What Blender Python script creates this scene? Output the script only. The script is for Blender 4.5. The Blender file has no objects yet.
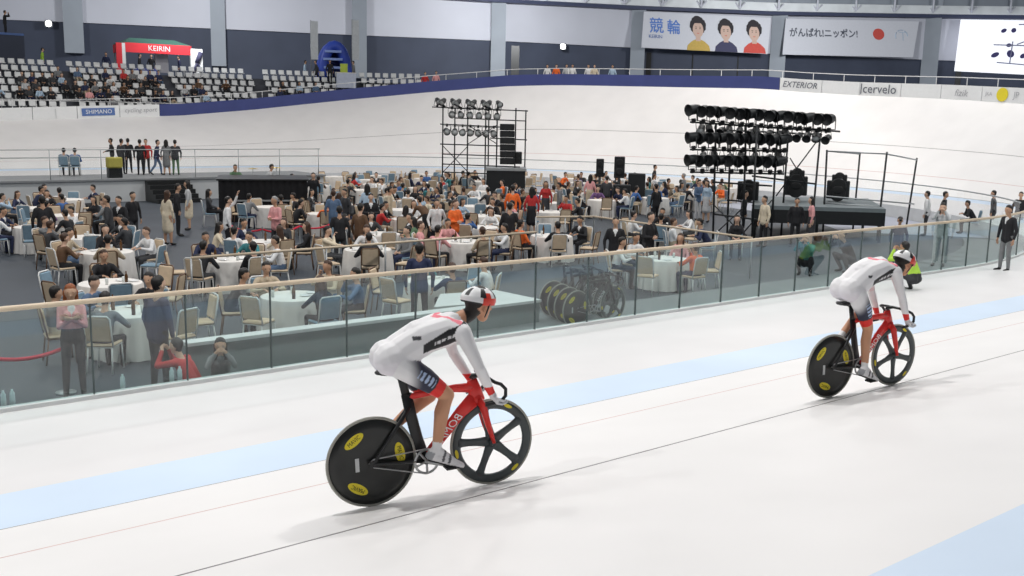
import bpy, math, random
import numpy as np
from mathutils import Vector, Matrix
random.seed(7)
PI = math.pi
SC = bpy.context.scene
COL = SC.collection
R_ = math.radians

# ------------------------------------------------------------------ camera model (also used to lay the place out on its floor planes)
F_PX, CAM_Z = 1000.0, 3.6
PSI, PITCH, ROLL = R_(51.71), math.atan(0.17), 0.02
FW = Vector((math.cos(PSI)*math.cos(PITCH), math.sin(PSI)*math.cos(PITCH), -math.sin(PITCH)))
_r0 = Vector((math.sin(PSI), -math.cos(PSI), 0)); _u0 = _r0.cross(FW)
RT = _r0*math.cos(ROLL)+_u0*math.sin(ROLL)
UP = -_r0*math.sin(ROLL)+_u0*math.cos(ROLL)
CAM = Vector((0, 0, CAM_Z))
FLOOR = -0.55
def ray(px, py): return FW+RT*((px-512)/F_PX)+UP*((288-py)/F_PX)
def at_z(px, py, z=FLOOR):
    d = ray(px, py); t = (z-CAM_Z)/d.z
    return CAM+d*t
def at_depth(px, py, dep): return CAM+ray(px, py)*dep
def depth(p): return (Vector(p)-CAM).dot(FW)
def proj(p):
    d = Vector(p)-CAM; z = d.dot(FW)
    return 512+F_PX*d.dot(RT)/z, 288-F_PX*d.dot(UP)/z, z
def to_cam(p):                      # heading that faces the camera
    return math.atan2(-p[1], -p[0])

# ------------------------------------------------------------------ materials
_M = {}
def mat(name, col, rough=0.6, metal=0.0, var=0.06, scale=6.0, emit=0.0, spec=0.4):
    if name in _M: return _M[name]
    m = bpy.data.materials.new(name); m.use_nodes = True
    nt = m.node_tree; b = nt.nodes['Principled BSDF']
    b.inputs['Roughness'].default_value = rough; b.inputs['Metallic'].default_value = metal
    b.inputs['Specular IOR Level'].default_value = spec
    c = (*col, 1)
    if var > 0:
        tc = nt.nodes.new('ShaderNodeTexCoord'); nz = nt.nodes.new('ShaderNodeTexNoise')
        nz.inputs['Scale'].default_value = scale; nz.inputs['Detail'].default_value = 2
        rp = nt.nodes.new('ShaderNodeValToRGB')
        rp.color_ramp.elements[0].position = .3; rp.color_ramp.elements[1].position = .7
        rp.color_ramp.elements[0].color = (*[v*(1-var) for v in col], 1)
        rp.color_ramp.elements[1].color = (*[min(1, v*(1+var)) for v in col], 1)
        nt.links.new(tc.outputs['Object'], nz.inputs['Vector'])
        nt.links.new(nz.outputs['Fac'], rp.inputs['Fac'])
        nt.links.new(rp.outputs['Color'], b.inputs['Base Color'])
    else:
        b.inputs['Base Color'].default_value = c
    if emit:
        b.inputs['Emission Color'].default_value = c; b.inputs['Emission Strength'].default_value = emit
    m.diffuse_color = c
    _M[name] = m
    return m

def glass_mat(name, tint, ior=1.5):
    if name in _M: return _M[name]
    m = bpy.data.materials.new(name); m.use_nodes = True
    nt = m.node_tree; nt.nodes.clear()
    o = nt.nodes.new('ShaderNodeOutputMaterial'); mx = nt.nodes.new('ShaderNodeMixShader')
    t = nt.nodes.new('ShaderNodeBsdfTransparent'); g = nt.nodes.new('ShaderNodeBsdfGlossy')
    f = nt.nodes.new('ShaderNodeFresnel'); f.inputs['IOR'].default_value = ior
    t.inputs['Color'].default_value = (*tint, 1); g.inputs['Roughness'].default_value = 0.02
    g.inputs['Color'].default_value = (1, 1, 1, 1)
    ge = nt.nodes.new('ShaderNodeNewGeometry'); iv = nt.nodes.new('ShaderNodeMath'); iv.operation = 'SUBTRACT'; iv.inputs[0].default_value = 1
    ml = nt.nodes.new('ShaderNodeMath'); ml.operation = 'MULTIPLY'
    nt.links.new(ge.outputs['Backfacing'], iv.inputs[1]); nt.links.new(f.outputs[0], ml.inputs[0]); nt.links.new(iv.outputs[0], ml.inputs[1])
    nt.links.new(ml.outputs[0], mx.inputs[0]); nt.links.new(t.outputs[0], mx.inputs[1]); nt.links.new(g.outputs[0], mx.inputs[2])
    nt.links.new(mx.outputs[0], o.inputs[0])
    _M[name] = m
    return m

# ------------------------------------------------------------------ mesh builder
class MB:
    def __init__(s): s.v = []; s.f = []; s.m = []; s.sm = []
    def add(s, vs, fs, mi=0, smooth=False, mtx=None):
        n = len(s.v)
        for p in vs:
            p = Vector(p)
            s.v.append(tuple(mtx @ p) if mtx is not None else tuple(p))
        for f in fs:
            s.f.append(tuple(i+n for i in f)); s.m.append(mi); s.sm.append(smooth)
        return s
    def box(s, lo, hi, mi=0, mtx=None, bev=0.0):
        x0, y0, z0 = lo; x1, y1, z1 = hi
        if bev <= 0:
            vs = [(x0,y0,z0),(x1,y0,z0),(x1,y1,z0),(x0,y1,z0),(x0,y0,z1),(x1,y0,z1),(x1,y1,z1),(x0,y1,z1)]
            return s.add(vs, [(3,2,1,0),(4,5,6,7),(0,1,5,4),(1,2,6,5),(2,3,7,6),(3,0,4,7)], mi, False, mtx)
        b = min(bev, (x1-x0)*.45, (y1-y0)*.45, (z1-z0)*.45)
        vs = []
        for (z, i) in ((z0, b), (z0+b, 0), (z1-b, 0), (z1, b)):
            c = b if i == 0 else b
            vs += [(x0+i+(0 if i else 0), y0+b, z), (x0+b, y0+i, z), (x1-b, y0+i, z), (x1-i, y0+b, z),
                   (x1-i, y1-b, z), (x1-b, y1-i, z), (x0+b, y1-i, z), (x0+i, y1-b, z)]
        fs = [tuple(range(7, -1, -1)), tuple(range(24, 32))]
        for k in range(3):
            for j in range(8):
                a = k*8+j; c = k*8+(j+1) % 8
                fs.append((a, c, c+8, a+8))
        return s.add(vs, fs, mi, False, mtx)
    def tube(s, pts, r, n=8, mi=0, caps=True, smooth=True, mtx=None, closed=False, flat=None):
        pts = [Vector(p) for p in pts]; k = len(pts)
        rs = r if isinstance(r, (list, tuple)) else [r]*k
        vs = []; nx = None
        for i, p in enumerate(pts):
            if closed: t = pts[(i+1) % k]-pts[i-1]
            else: t = (pts[min(i+1, k-1)]-pts[max(i-1, 0)])
            t.normalize()
            if nx is None:
                a = Vector((0,0,1)) if abs(t.z) < .9 else Vector((1,0,0))
                nx = a.cross(t).normalized()
            else:
                nx = (nx-t*nx.dot(t))
                nx = nx.normalized() if nx.length > 1e-6 else t.orthogonal().normalized()
            by = t.cross(nx)
            q = flat[i] if flat else (1, 1)
            for j in range(n):
                a = 2*PI*j/n
                vs.append(p+nx*(math.cos(a)*rs[i]*q[0])+by*(math.sin(a)*rs[i]*q[1]))
        fs = []
        for i in range(k if closed else k-1):
            i2 = (i+1) % k
            for j in range(n):
                j2 = (j+1) % n
                fs.append((i*n+j, i*n+j2, i2*n+j2, i2*n+j))
        if caps and not closed:
            fs.append(tuple(range(n-1, -1, -1))); fs.append(tuple((k-1)*n+j for j in range(n)))
        return s.add(vs, fs, mi, smooth, mtx)
    def lathe(s, prof, n=20, mi=0, smooth=True, mtx=None, rip=None):
        vs = []; fs = []
        for i, (r, z) in enumerate(prof):
            for j in range(n):
                a = 2*PI*j/n; rr = r
                if rip: rr = r*(1+rip(i, j))
                vs.append((rr*math.cos(a), rr*math.sin(a), z))
        k = len(prof)
        for i in range(k-1):
            for j in range(n):
                j2 = (j+1) % n
                fs.append((i*n+j, i*n+j2, (i+1)*n+j2, (i+1)*n+j))
        fs.append(tuple(range(n-1, -1, -1))); fs.append(tuple((k-1)*n+j for j in range(n)))
        return s.add(vs, fs, mi, smooth, mtx)
    def ell(s, c, r, n=12, k=8, mi=0, mtx=None):
        vs = [(c[0], c[1], c[2]-r[2])]; fs = []
        for i in range(1, k):
            b = -PI/2+PI*i/k
            for j in range(n):
                a = 2*PI*j/n
                vs.append((c[0]+r[0]*math.cos(b)*math.cos(a), c[1]+r[1]*math.cos(b)*math.sin(a), c[2]+r[2]*math.sin(b)))
        vs.append((c[0], c[1], c[2]+r[2])); top = len(vs)-1
        for j in range(n):
            fs.append((0, 1+(j+1) % n, 1+j)); fs.append((top, top-n+j, top-n+(j+1) % n))
        for i in range(k-2):
            for j in range(n):
                a = 1+i*n+j; b = 1+i*n+(j+1) % n
                fs.append((a, b, b+n, a+n))
        return s.add(vs, fs, mi, True, mtx)
    def prism(s, poly, z0, z1, mi=0, mtx=None):     # closed polygon in xy, extruded along z
        n = len(poly)
        vs = [(x, y, z0) for x, y in poly]+[(x, y, z1) for x, y in poly]
        fs = [tuple(range(n-1, -1, -1)), tuple(range(n, 2*n))]
        for j in range(n): fs.append((j, (j+1) % n, n+(j+1) % n, n+j))
        return s.add(vs, fs, mi, False, mtx)
    def mesh(s, name, mats):
        me = bpy.data.meshes.new(name); me.from_pydata(s.v, [], s.f)
        for m in (mats if isinstance(mats, (list, tuple)) else [mats]): me.materials.append(m)
        me.polygons.foreach_set('material_index', s.m)
        me.polygons.foreach_set('use_smooth', s.sm)
        me.update()
        return me
    def build(s, name, mats, parent=None, loc=None, rot=None):
        return link(name, s.mesh(name, mats), parent, loc, rot)

def link(name, me, parent=None, loc=None, rot=None):
    o = bpy.data.objects.new(name, me); COL.objects.link(o)
    if parent is not None: o.parent = parent
    if loc is not None: o.location = loc
    if rot is not None: o.rotation_euler = rot
    return o
LABELS = {}
def tag(o, label, cat, group=None):
    label = ' '.join(label.split())
    if label in LABELS: print('DUPLICATE LABEL', label)
    LABELS[label] = LABELS.get(label, 0)+1
    n = len(label.split())
    if n > 16 or n < 4: print('LABEL LENGTH', n, label)
    o['label'] = label; o['category'] = cat
    if group: o['group'] = group
    return o
def thing(name, label, cat, loc=(0,0,0), rz=0, group=None):
    o = bpy.data.objects.new(name, None); COL.objects.link(o)
    o.location = loc; o.rotation_euler = (0, 0, rz); o.empty_display_size = .1
    return tag(o, label, cat, group)
def struct(o): o['kind'] = 'structure'; return o
def dup(root, loc, rz, label, group=None):
    r = root.copy(); COL.objects.link(r); r.location = loc; r.rotation_euler = (0, 0, rz)
    tag(r, label, r['category'], group or r.get('group'))
    for ch in root.children:
        c = ch.copy(); COL.objects.link(c); c.parent = r
        for g in ch.children:
            d = g.copy(); COL.objects.link(d); d.parent = c
    return r
ORD = ['zeroth','first','second','third','fourth','fifth','sixth','seventh','eighth','ninth','tenth','eleventh','twelfth',
       'thirteenth','fourteenth','fifteenth','sixteenth','seventeenth','eighteenth','nineteenth','twentieth']
_T = {2:'twenty',3:'thirty',4:'forty',5:'fifty'}
def ordn(n):
    if n <= 20: return ORD[n]
    t, u = divmod(n, 10)
    return (_T[t]+'-'+ORD[u]) if u else _T[t][:-1]+'ieth'

def text_geo(body, size, ext=0.0, align='CENTER', shear=0.0, bold=0.0):
    c = bpy.data.curves.new('txt', 'FONT'); c.body = body; c.size = size; c.extrude = ext
    c.align_x = align; c.align_y = 'CENTER'; c.shear = shear; c.resolution_u = 2; c.offset = bold*size
    o = bpy.data.objects.new('txt', c); COL.objects.link(o)
    dg = bpy.context.evaluated_depsgraph_get()
    me = bpy.data.meshes.new_from_object(o.evaluated_get(dg))
    vs = [tuple(v.co) for v in me.vertices]; fs = [tuple(p.vertices) for p in me.polygons]
    bpy.data.objects.remove(o); bpy.data.curves.remove(c); bpy.data.meshes.remove(me)
    return vs, fs
def fit_text(vs, w):
    xs = [v[0] for v in vs]; k = w/(max(xs)-min(xs)); cx = (max(xs)+min(xs))/2
    return [((v[0]-cx)*k, v[1]*k, v[2]) for v in vs]
def frame_mtx(o, ex, ey, ez=None):
    ex = Vector(ex).normalized(); ey = Vector(ey); ey = (ey-ex*ey.dot(ex)).normalized(); ez = ex.cross(ey)
    m = Matrix.Identity(4)
    for i in range(3): m[i][0] = ex[i]; m[i][1] = ey[i]; m[i][2] = ez[i]; m[i][3] = o[i]
    return m
# ------------------------------------------------------------------ materials of the place
M_TRACK = mat('track_paint_white', (.80, .785, .775), .45, 0, .025, .8)
M_APRON = mat('apron_paint_grey', (.70, .69, .69), .5, 0, .03, .7)
M_BLUE = mat('track_band_blue', (.595, .71, .85), .45, 0, .03, .8)
M_LINE = mat('measuring_line_dark', (.20, .19, .19), .6)
M_RED = mat('sprint_line_red', (.60, .42, .40), .6)
M_FLOOR = mat('infield_floor_blue_grey', (.05, .062, .078), .55, 0, .12, .5)
M_CONC = mat('concrete_pale', (.62, .63, .63), .7, 0, .06, 2)
M_CONC_D = mat('concrete_grey_green', (.23, .27, .27), .8, 0, .06, 2)
M_RAIL = mat('handrail_beige', (.60, .49, .36), .45, 0, .08, 2)
M_STEEL = mat('steel_grey', (.42, .44, .45), .4, .6)
M_BLACK = mat('black_metal', (.018, .02, .022), .5, .2)
M_RUBBER = mat('black_rubber', (.02, .02, .02), .8)
M_WHITE = mat('white_paint', (.82, .82, .82), .5, 0, .03)
M_NAVYBOARD = mat('board_navy', (.045, .06, .20), .5, 0, .05, 1)
M_POSTD = mat('post_dark_grey', (.10, .125, .125), .5, .3)
M_GLASS = glass_mat('fence_glass', (.82, .905, .895), 1.85)
M_GLASSFAR = glass_mat('railing_glass_pale', (.985, .99, .99), 1.25)

# ------------------------------------------------------------------ plan of the track: stadium with one end in view
XC, YC, RF, RX = 25.0, 34.85, 22.0, 19.0
def plan():
    st = []
    for x in (-26, -18, -10, -5, 0, 5, 10, 14, 18, 22): st.append(('h', x))
    for i in range(0, 61): st.append(('t', -90+3*i))
    for x in (22, 18, 14, 10, 5, 0, -6, -14, -26): st.append(('o', x))
    return st
def lerp_tab(tab, x):
    for (a, u), (b, v) in zip(tab, tab[1:]):
        if a <= x <= b or a >= x >= b:
            return u+(v-u)*(x-a)/(b-a)
    return tab[0][1] if abs(x-tab[0][0]) < abs(x-tab[-1][0]) else tab[-1][1]
ZT = [(-90, 2.1), (-75, 2.7), (-55, 3.5), (-35, 4.35), (-18, 4.87), (-10, 5.11), (2, 5.38), (8, 5.57), (13.5, 5.8), (29.6, 5.93), (40.5, 5.99),
      (47.4, 5.88), (58.3, 5.35), (68.9, 4.69), (81.6, 3.79), (90, 3.33)]
ZO = [(25, 3.33), (23.5, 3.26), (17.4, 2.98), (13.6, 2.8), (5, 2.5), (-26, 2.4)]
ZH = [(-26, 2.05), (10, 2.05), (22, 2.1)]
def station(kind, q):               # origin on the infield fence line, outward direction, outer offset, outer height
    if kind == 'h': return Vector((q, YC-RF, 0)), Vector((0, -1, 0)), 13.65, lerp_tab(ZH, q)
    if kind == 'o': return Vector((q, YC+RF, 0)), Vector((0, 1, 0)), 11.4, lerp_tab(ZO, q)
    a = R_(q); d = Vector((math.cos(a)/RX, math.sin(a)/RF, 0)).normalized()
    if q < -20:
        t = (-20-q)/70; t = t*t*(3-2*t); do = 10.2+3.45*t
    else:
        t = min(1, max(0, (90-q)/55)); t = t*t*(3-2*t); do = 11.4-1.2*t
    return Vector((XC+RX*math.cos(a), YC+RF*math.sin(a), 0)), d, do, lerp_tab(ZT, q)
def track_z(d, do, zo):
    if d <= 3.4: return .2*d/3.4
    if d <= 4.35: return .2+.05*(d-3.4)/.95
    return .25+(zo-.25)*(d-4.35)/(do-4.35)
def on_track(st, d, lift=0):
    o, n, do, zo = st
    return o+n*d+Vector((0, 0, track_z(d, do, zo)+lift))
ST = [station(*k) for k in plan()]

def strip(name, offs, mi_of, mats, lift=0):
    mb = MB(); n = len(offs)
    for st in ST:
        for d in offs:
            dd = st[2] if d == 'o' else d
            mb.v.append(tuple(on_track(st, dd, lift)))
    for i in range(len(ST)-1):
        for j in range(n-1):
            a = i*n+j
            mb.f.append((a, a+1, a+n+1, a+n)); mb.m.append(mi_of(j)); mb.sm.append(True)
    return mb.build(name, mats)
offs = [0, .05, 1.2, 2.4, 3.4, 4.35, 4.372, 5.39, 5.415, 7.04, 7.068, 8.6, 10.15]
mi = [1, 1, 1, 1, 2, 3, 0, 4, 0, 3, 0, 0]
# wooden bank: last columns follow the outer edge
mbt = MB()
def offs_for(st): return offs[:-1]+[8.6+(st[2]-8.6)*.34, 8.6+(st[2]-8.6)*.58, st[2]]
mi2 = [1, 1, 1, 1, 2, 3, 0, 4, 0, 3, 0, 0, 2, 0]
no = len(offs)+2
for st in ST:
    for d in offs_for(st): mbt.v.append(tuple(on_track(st, d)))
for i in range(len(ST)-1):
    for j in range(no-1):
        a = i*no+j
        m_ = mi2[j]
        if j == 12 and i > 10: m_ = 0
        mbt.f.append((a, a+1, a+no+1, a+no)); mbt.m.append(m_); mbt.sm.append(True)
track = mbt.build('track_surface', [M_TRACK, M_APRON, M_BLUE, M_LINE, M_RED])
struct(track)
# infield floor: a slab with a vertical edge up to the track's inner edge
pts = [tuple((st[0])[:2]) for st in ST]
mb = MB(); n = len(pts)
mb.add([(x, y, FLOOR) for x, y in pts]+[(-10, YC, FLOOR)], [(i, (i+1) % n, n) for i in range(n)])
for i in range(n-1):
    (x0, y0), (x1, y1) = pts[i], pts[i+1]
    mb.add([(x0, y0, FLOOR), (x1, y1, FLOOR), (x1, y1, 0), (x0, y0, 0)], [(0, 1, 2, 3)], 1)
for q in range(-48, 90, 3):
    c_ = []
    for qq, k in ((q, .74), (q+3, .74), (q+3, .999), (q, .999)):
        c_.append((XC+RX*k*math.cos(R_(qq)), YC+RF*k*math.sin(R_(qq)), FLOOR+.006))
    mb.add(c_, [(0, 1, 2, 3)], 2)
struct(mb.build('floor', [M_FLOOR, M_CONC, mat('infield_floor_pale', (.40, .42, .49), .6, 0, .05, .5)]))

# ------------------------------------------------------------------ near glass fence
fence = thing('glass_fence', 'long glass balustrade with beige handrail dividing the white track from the banquet floor', 'fence')
YF = YC-RF
fl = []                              # fence polyline
x = -6.15
while x < XC: fl.append((x, YF)); x += 1.2
a = -90+math.degrees((x-XC)/RX)
while a < -58:
    fl.append((XC+RX*math.cos(R_(a)), YC+RF*math.sin(R_(a))))
    a += math.degrees(1.2/math.hypot(RX*math.sin(R_(a)), RF*math.cos(R_(a))))
HT = 1.25
def hexa(mb, p, q, t, z0, z1, mi=0):
    p = Vector((*p, 0)); q = Vector((*q, 0)); d = (q-p).normalized(); nn = Vector((-d.y, d.x, 0))*t/2
    vs = [p-nn, q-nn, q+nn, p+nn]
    vs = [(v.x, v.y, z0) for v in vs]+[(v.x, v.y, z1) for v in vs]
    mb.add(vs, [(3,2,1,0),(4,5,6,7),(0,1,5,4),(1,2,6,5),(2,3,7,6),(3,0,4,7)], mi)
mb = MB()
for p, q in zip(fl, fl[1:]): hexa(mb, p, q, .12, -.02, .055)
mb.build('base_kerb', M_CONC, fence)['label'] = 'pale kerb under the glass'
mb = MB(); mb.tube([(x, y, HT) for x, y in fl], .034, 10); mb.build('handrail', M_RAIL, fence)['label'] = 'beige round handrail'
for p, q in zip(fl, fl[1:]):
    d = (Vector(q)-Vector(p)).normalized()*.012
    mb = MB(); hexa(mb, (p[0]+d.x, p[1]+d.y), (q[0]-d.x, q[1]-d.y), .016, .05, HT-.03); mb.build('glass_panel', M_GLASS, fence)
for p in fl:
    mb = MB(); mb.box((p[0]-.007, p[1]-.02, .05), (p[0]+.007, p[1]+.02, HT-.03)); mb.build('post', M_POSTD, fence)

# opposite balustrade of the infield, a thin pale line in the photo
far = thing('far_balustrade', 'low glass balustrade along the far edge of the infield, below the far banking', 'fence')
fp = [tuple(station('t', q)[0][:2]) for q in range(-57, 91, 3)]+[(x, YC+RF) for x in (22, 18, 14, 10, 6, 2, -4)]
mb = MB(); mb.tube([(x, y, 1.05) for x, y in fp], .03, 6); mb.build('handrail', M_STEEL, far)
for p, q in zip(fp, fp[1:]):
    mb = MB(); hexa(mb, p, q, .02, 0, 1.03); mb.build('glass_panel', M_GLASSFAR, far)

# ------------------------------------------------------------------ tunnel parapet just behind the fence, inner balustrades
def wall_line(p, q, t, z0, z1, cop=True, name='low_wall', label=None):
    o = thing(name, label, 'wall', (0, 0, 0))
    mb = MB(); hexa(mb, p, q, t, z0, z1-.05); mb.build('wall_face', M_CONC_D, o)
    mb = MB(); hexa(mb, p, q, t+.1, z1-.05, z1); mb.build('coping', M_CONC, o)['label'] = 'pale coping on top'
    return o
pa = at_z(184, 342, .28); pb = at_z(537, 298.5, .28)
wall_line(pa[:2], pb[:2], .16, FLOOR, .28, name='tunnel_parapet', label='long grey tunnel parapet wall with white coping directly behind the glass fence')
w = [at_z(434, 307, .2), at_z(536, 298.5, .26), at_z(496, 290, .3), at_z(440, 294, .3)]
mb = MB(); vs = [tuple(v) for v in w]+[(v.x, v.y, v.z-.12) for v in w]
mb.add(vs, [(0,1,2,3),(7,6,5,4),(0,4,5,1),(1,5,6,2),(2,6,7,3),(3,7,4,0)])
tag(mb.build('ramp_slab', M_CONC), 'pale wedge-shaped concrete slab closing the tunnel behind the riding cyclist', 'slab')
def balustrade(p, q, top, label, n):
    o = thing('inner_balustrade', label, 'railing', group='balustrades around the tunnel')
    p = Vector(p[:2]); q = Vector(q[:2])
    mb = MB(); mb.tube([(p.x, p.y, top), (q.x, q.y, top)], .03, 8); mb.build('handrail', M_RAIL, o)
    for i in range(n):
        a = p.lerp(q, i/n); b = p.lerp(q, (i+1)/n)
        mb = MB(); hexa(mb, a, a.lerp(b, .985), .016, FLOOR+.08, top-.03); mb.build('glass_panel', M_GLASSFAR, o)
    for i in range(n+1):
        a = p.lerp(q, i/n); mb = MB(); mb.tube([(a.x, a.y, FLOOR), (a.x, a.y, top)], .022, 6); mb.build('post', M_STEEL, o)
    return o
b0 = at_z(191, 258, .55); b1 = at_z(536, 232, .55)
balustrade(b0, b1, .55, 'glass balustrade with thin rail on the far side of the tunnel, parallel to the fence', 6)
c0 = at_z(752, 238, .55); c1 = at_z(594, 216.5, .55); c2 = at_z(536, 217, .55)
balustrade(c0, c1, .55, 'glass balustrade running away from the fence, left of the big lighting tower', 5)
balustrade(c1, c2, .55, 'short glass balustrade across the hall beside the guests in orange', 2)
# ------------------------------------------------------------------ body builder: tapered limbs fused into one continuous surface
def V(*a): return Vector(a)
def cap_geo(mb, p, q, r0, r1, n=12):
    p = Vector(p); q = Vector(q); t = (q-p)
    L = t.length
    if L < 1e-5: t = Vector((0, 0, 1))
    t.normalize()
    pts = []; rs = []
    for a in (-80, -50, -20): pts.append(p+t*(r0*math.sin(R_(a)))); rs.append(r0*math.cos(R_(a)))
    for k in (.0, .5, 1.0): pts.append(p.lerp(q, k)); rs.append(r0+(r1-r0)*k)
    if L < 1e-5: pts = pts[:-2]; rs = rs[:-2]
    for a in (20, 50, 80): pts.append(q+t*(r1*math.sin(R_(a)))); rs.append(r1*math.cos(R_(a)))
    mb.tube(pts, rs, n)
def fuse(shapes, voxel, smooth=2, name='body'):
    """shapes: (tag, p, q, r0, r1) capsules or (tag, centre, (rx,ry,rz)) ellipsoids -> mesh, tag index per face"""
    mb = MB()
    for s in shapes:
        if len(s) == 5: cap_geo(mb, *s[1:])
        else: mb.ell(s[1], s[2])
    me = mb.mesh('raw', [])
    o = bpy.data.objects.new('raw', me); COL.objects.link(o)
    m = o.modifiers.new('r', 'REMESH'); m.mode = 'VOXEL'; m.voxel_size = voxel
    if smooth:
        k = o.modifiers.new('s', 'SMOOTH'); k.factor = .5; k.iterations = smooth
    dg = bpy.context.evaluated_depsgraph_get()
    out = bpy.data.meshes.new_from_object(o.evaluated_get(dg))
    bpy.data.objects.remove(o); bpy.data.meshes.remove(me)
    return out
def dists(P, shapes):
    D = []
    for s in shapes:
        if len(s) == 5:
            a = np.array(s[1]); b = np.array(s[2]); ab = b-a; L = max(1e-9, ab@ab)
            t = np.clip((P-a)@ab/L, 0, 1)
            D.append(np.linalg.norm(P-(a+t[:, None]*ab), axis=1)-(s[3]+(s[4]-s[3])*t))
        else:
            r = np.array(s[2]); D.append((np.linalg.norm((P-np.array(s[1]))/r, axis=1)-1)*r.min())
    return np.array(D)
def verts_np(me):
    a = np.zeros(len(me.vertices)*3); me.vertices.foreach_get('co', a); return a.reshape(-1, 3)
def centers_np(me):
    a = np.zeros(len(me.polygons)*3); me.polygons.foreach_get('center', a); return a.reshape(-1, 3)

def hand_shapes(w, fdir, palm, side, curl, tagname, fine=False, s=1.0):
    """palm + five fingers. w wrist, fdir along the hand, palm = direction the palm faces, side=+1 left / -1 right hand"""
    w = Vector(w); f = Vector(fdir).normalized(); pn = Vector(palm); pn = (pn-f*pn.dot(f)).normalized()
    ac = f.cross(pn)*(-side)                # towards the thumb
    kn = w+f*.085*s
    S = [(tagname, w, w+f*.03*s, .027*s, .028*s)]
    for u in (-.022, 0, .022): S.append((tagname, w+f*.03*s+ac*u*.7*s, kn+ac*u*s, .016*s, .0135*s))
    F = []
    for u, L in ((.030, .068), (.010, .078), (-.010, .072), (-.029, .056)):
        b = kn+ac*u*s
        d = f; pts = [b]
        for k, part in enumerate((.45, .32, .23)):
            ang = curl*(.8+.25*k)
            d = (d*math.cos(ang)+pn*math.sin(ang)).normalized()
            pts.append(pts[-1]+d*(L*part*s))
        F.append((pts, .0088*s))
    tb = w+f*.03*s+ac*.028*s
    d1 = (f*.75+ac*.6+pn*.35).normalized(); d2 = (f*.85+ac*.1+pn*(.3+.5*curl)).normalized()
    F.append(([tb, tb+d1*.038*s, tb+d1*.038*s+d2*.032*s], .0105*s))
    return S, F
def finger_geo(mb, F, mi, n=7):
    for pts, r in F:
        p2 = []; rs = []
        for i, p in enumerate(pts): p2.append(p); rs.append(r*(1-.12*i))
        t = (pts[-1]-pts[-2]).normalized()
        p2.append(pts[-1]+t*r*.6); rs.append(r*.35)
        mb.tube(p2, rs, n, mi)
def append_geo(me, mb):
    """join the fingers to the fused body mesh"""
    n = len(me.vertices); v = verts_np(me).tolist()+[list(p) for p in mb.v]
    f = [tuple(p.vertices) for p in me.polygons]+[tuple(i+n for i in q) for q in mb.f]
    out = bpy.data.meshes.new('body'); out.from_pydata(v, [], f); out.update()
    bpy.data.meshes.remove(me)
    return out
def limb_mid(a, b, l1, l2, bend):           # two-bone joint position, bent towards 'bend'
    a = Vector(a); b = Vector(b); d = b-a; L = min(d.length, (l1+l2)*.999); u = d.normalized()
    x = (l1*l1-l2*l2+L*L)/(2*L); h = math.sqrt(max(0, l1*l1-x*x))
    n = Vector(bend); n = (n-u*n.dot(u)).normalized()
    return a+u*x+n*h
def head_shapes(h, fwd, up, hair='short', k=1.0, eyes=True):
    """h = centre of the head; fwd/up directions"""
    f = Vector(fwd).normalized(); u = Vector(up); u = (u-f*u.dot(f)).normalized(); l = u.cross(f)
    q = lambda x, y, z: Vector(h)+(f*x+l*y+u*z)*k
    S = [('skin', q(-.012, 0, .03), q(.012, 0, .028), .086*k, .084*k),      # cranium
         ('skin', q(.028, 0, -.02), q(.04, 0, -.075), .068*k, .042*k),      # face to chin
         ('skin', q(.085, 0, .012), q(.104, 0, -.018), .011*k, .015*k),     # nose
         ('skin', q(-.005, .083, .0), q(-.008, .086, -.03), .016*k, .012*k),
         ('skin', q(-.005, -.083, .0), q(-.008, -.086, -.03), .016*k, .012*k),
         ('lip', q(.079, .018, -.05), q(.079, -.018, -.05), .009*k, .009*k)]
    if eyes:
        for s in (1, -1):
            S.append(('hair', q(.086, .034*s, .014), q(.086, .034*s, .014), .0085*k, .0085*k))
            S.append(('hair', q(.092, .026*s, .036), q(.084, .046*s, .037), .004*k, .004*k))
    if hair in ('short', 'long', 'bob', 'cap'):
        S += [('hair', q(-.034, 0, .050), q(-.014, 0, .072), .091*k, .083*k),
              ('hair', q(-.045, 0, .02), q(-.045, 0, -.02), .075*k, .06*k)]
    if hair in ('long', 'bob'):
        z = -.20 if hair == 'long' else -.10
        for s in (1, -1):
            S.append(('hair', q(-.02, .075*s, .02), q(-.02, .085*s, z), .035*k, .025*k))
        S.append(('hair', q(-.06, 0, .02), q(-.07, 0, z-.02), .065*k, .05*k))
    if hair == 'cap':
        S.append(('hair', q(.07, 0, .055), q(.13, 0, .045), .05*k, .035*k))
    return S
# ------------------------------------------------------------------ track bicycles
M_FRED = mat('frame_red_gloss', (.72, .035, .03), .28, 0, .04, 4)
M_FBLK = mat('frame_carbon_black', (.016, .017, .018), .35, 0, .1, 20)
M_DISC = mat('disc_carbon', (.022, .023, .022), .3, 0, .25, 5)
M_SPOKE = mat('spoke_carbon_grey', (.055, .065, .068), .35, 0, .1, 12)
M_TYRE = mat('tyre_pale_sidewall', (.36, .35, .31), .6)
M_YEL = mat('logo_yellow', (.80, .66, .03), .5, 0, .02)
M_ALU = mat('crank_silver', (.5, .5, .5), .3, .9)
M_LETTER = mat('lettering_black', (.015, .015, .015), .6, 0, 0)
M_SHOE = mat('shoe_white', (.78, .78, .77), .45, 0, .04)

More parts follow.
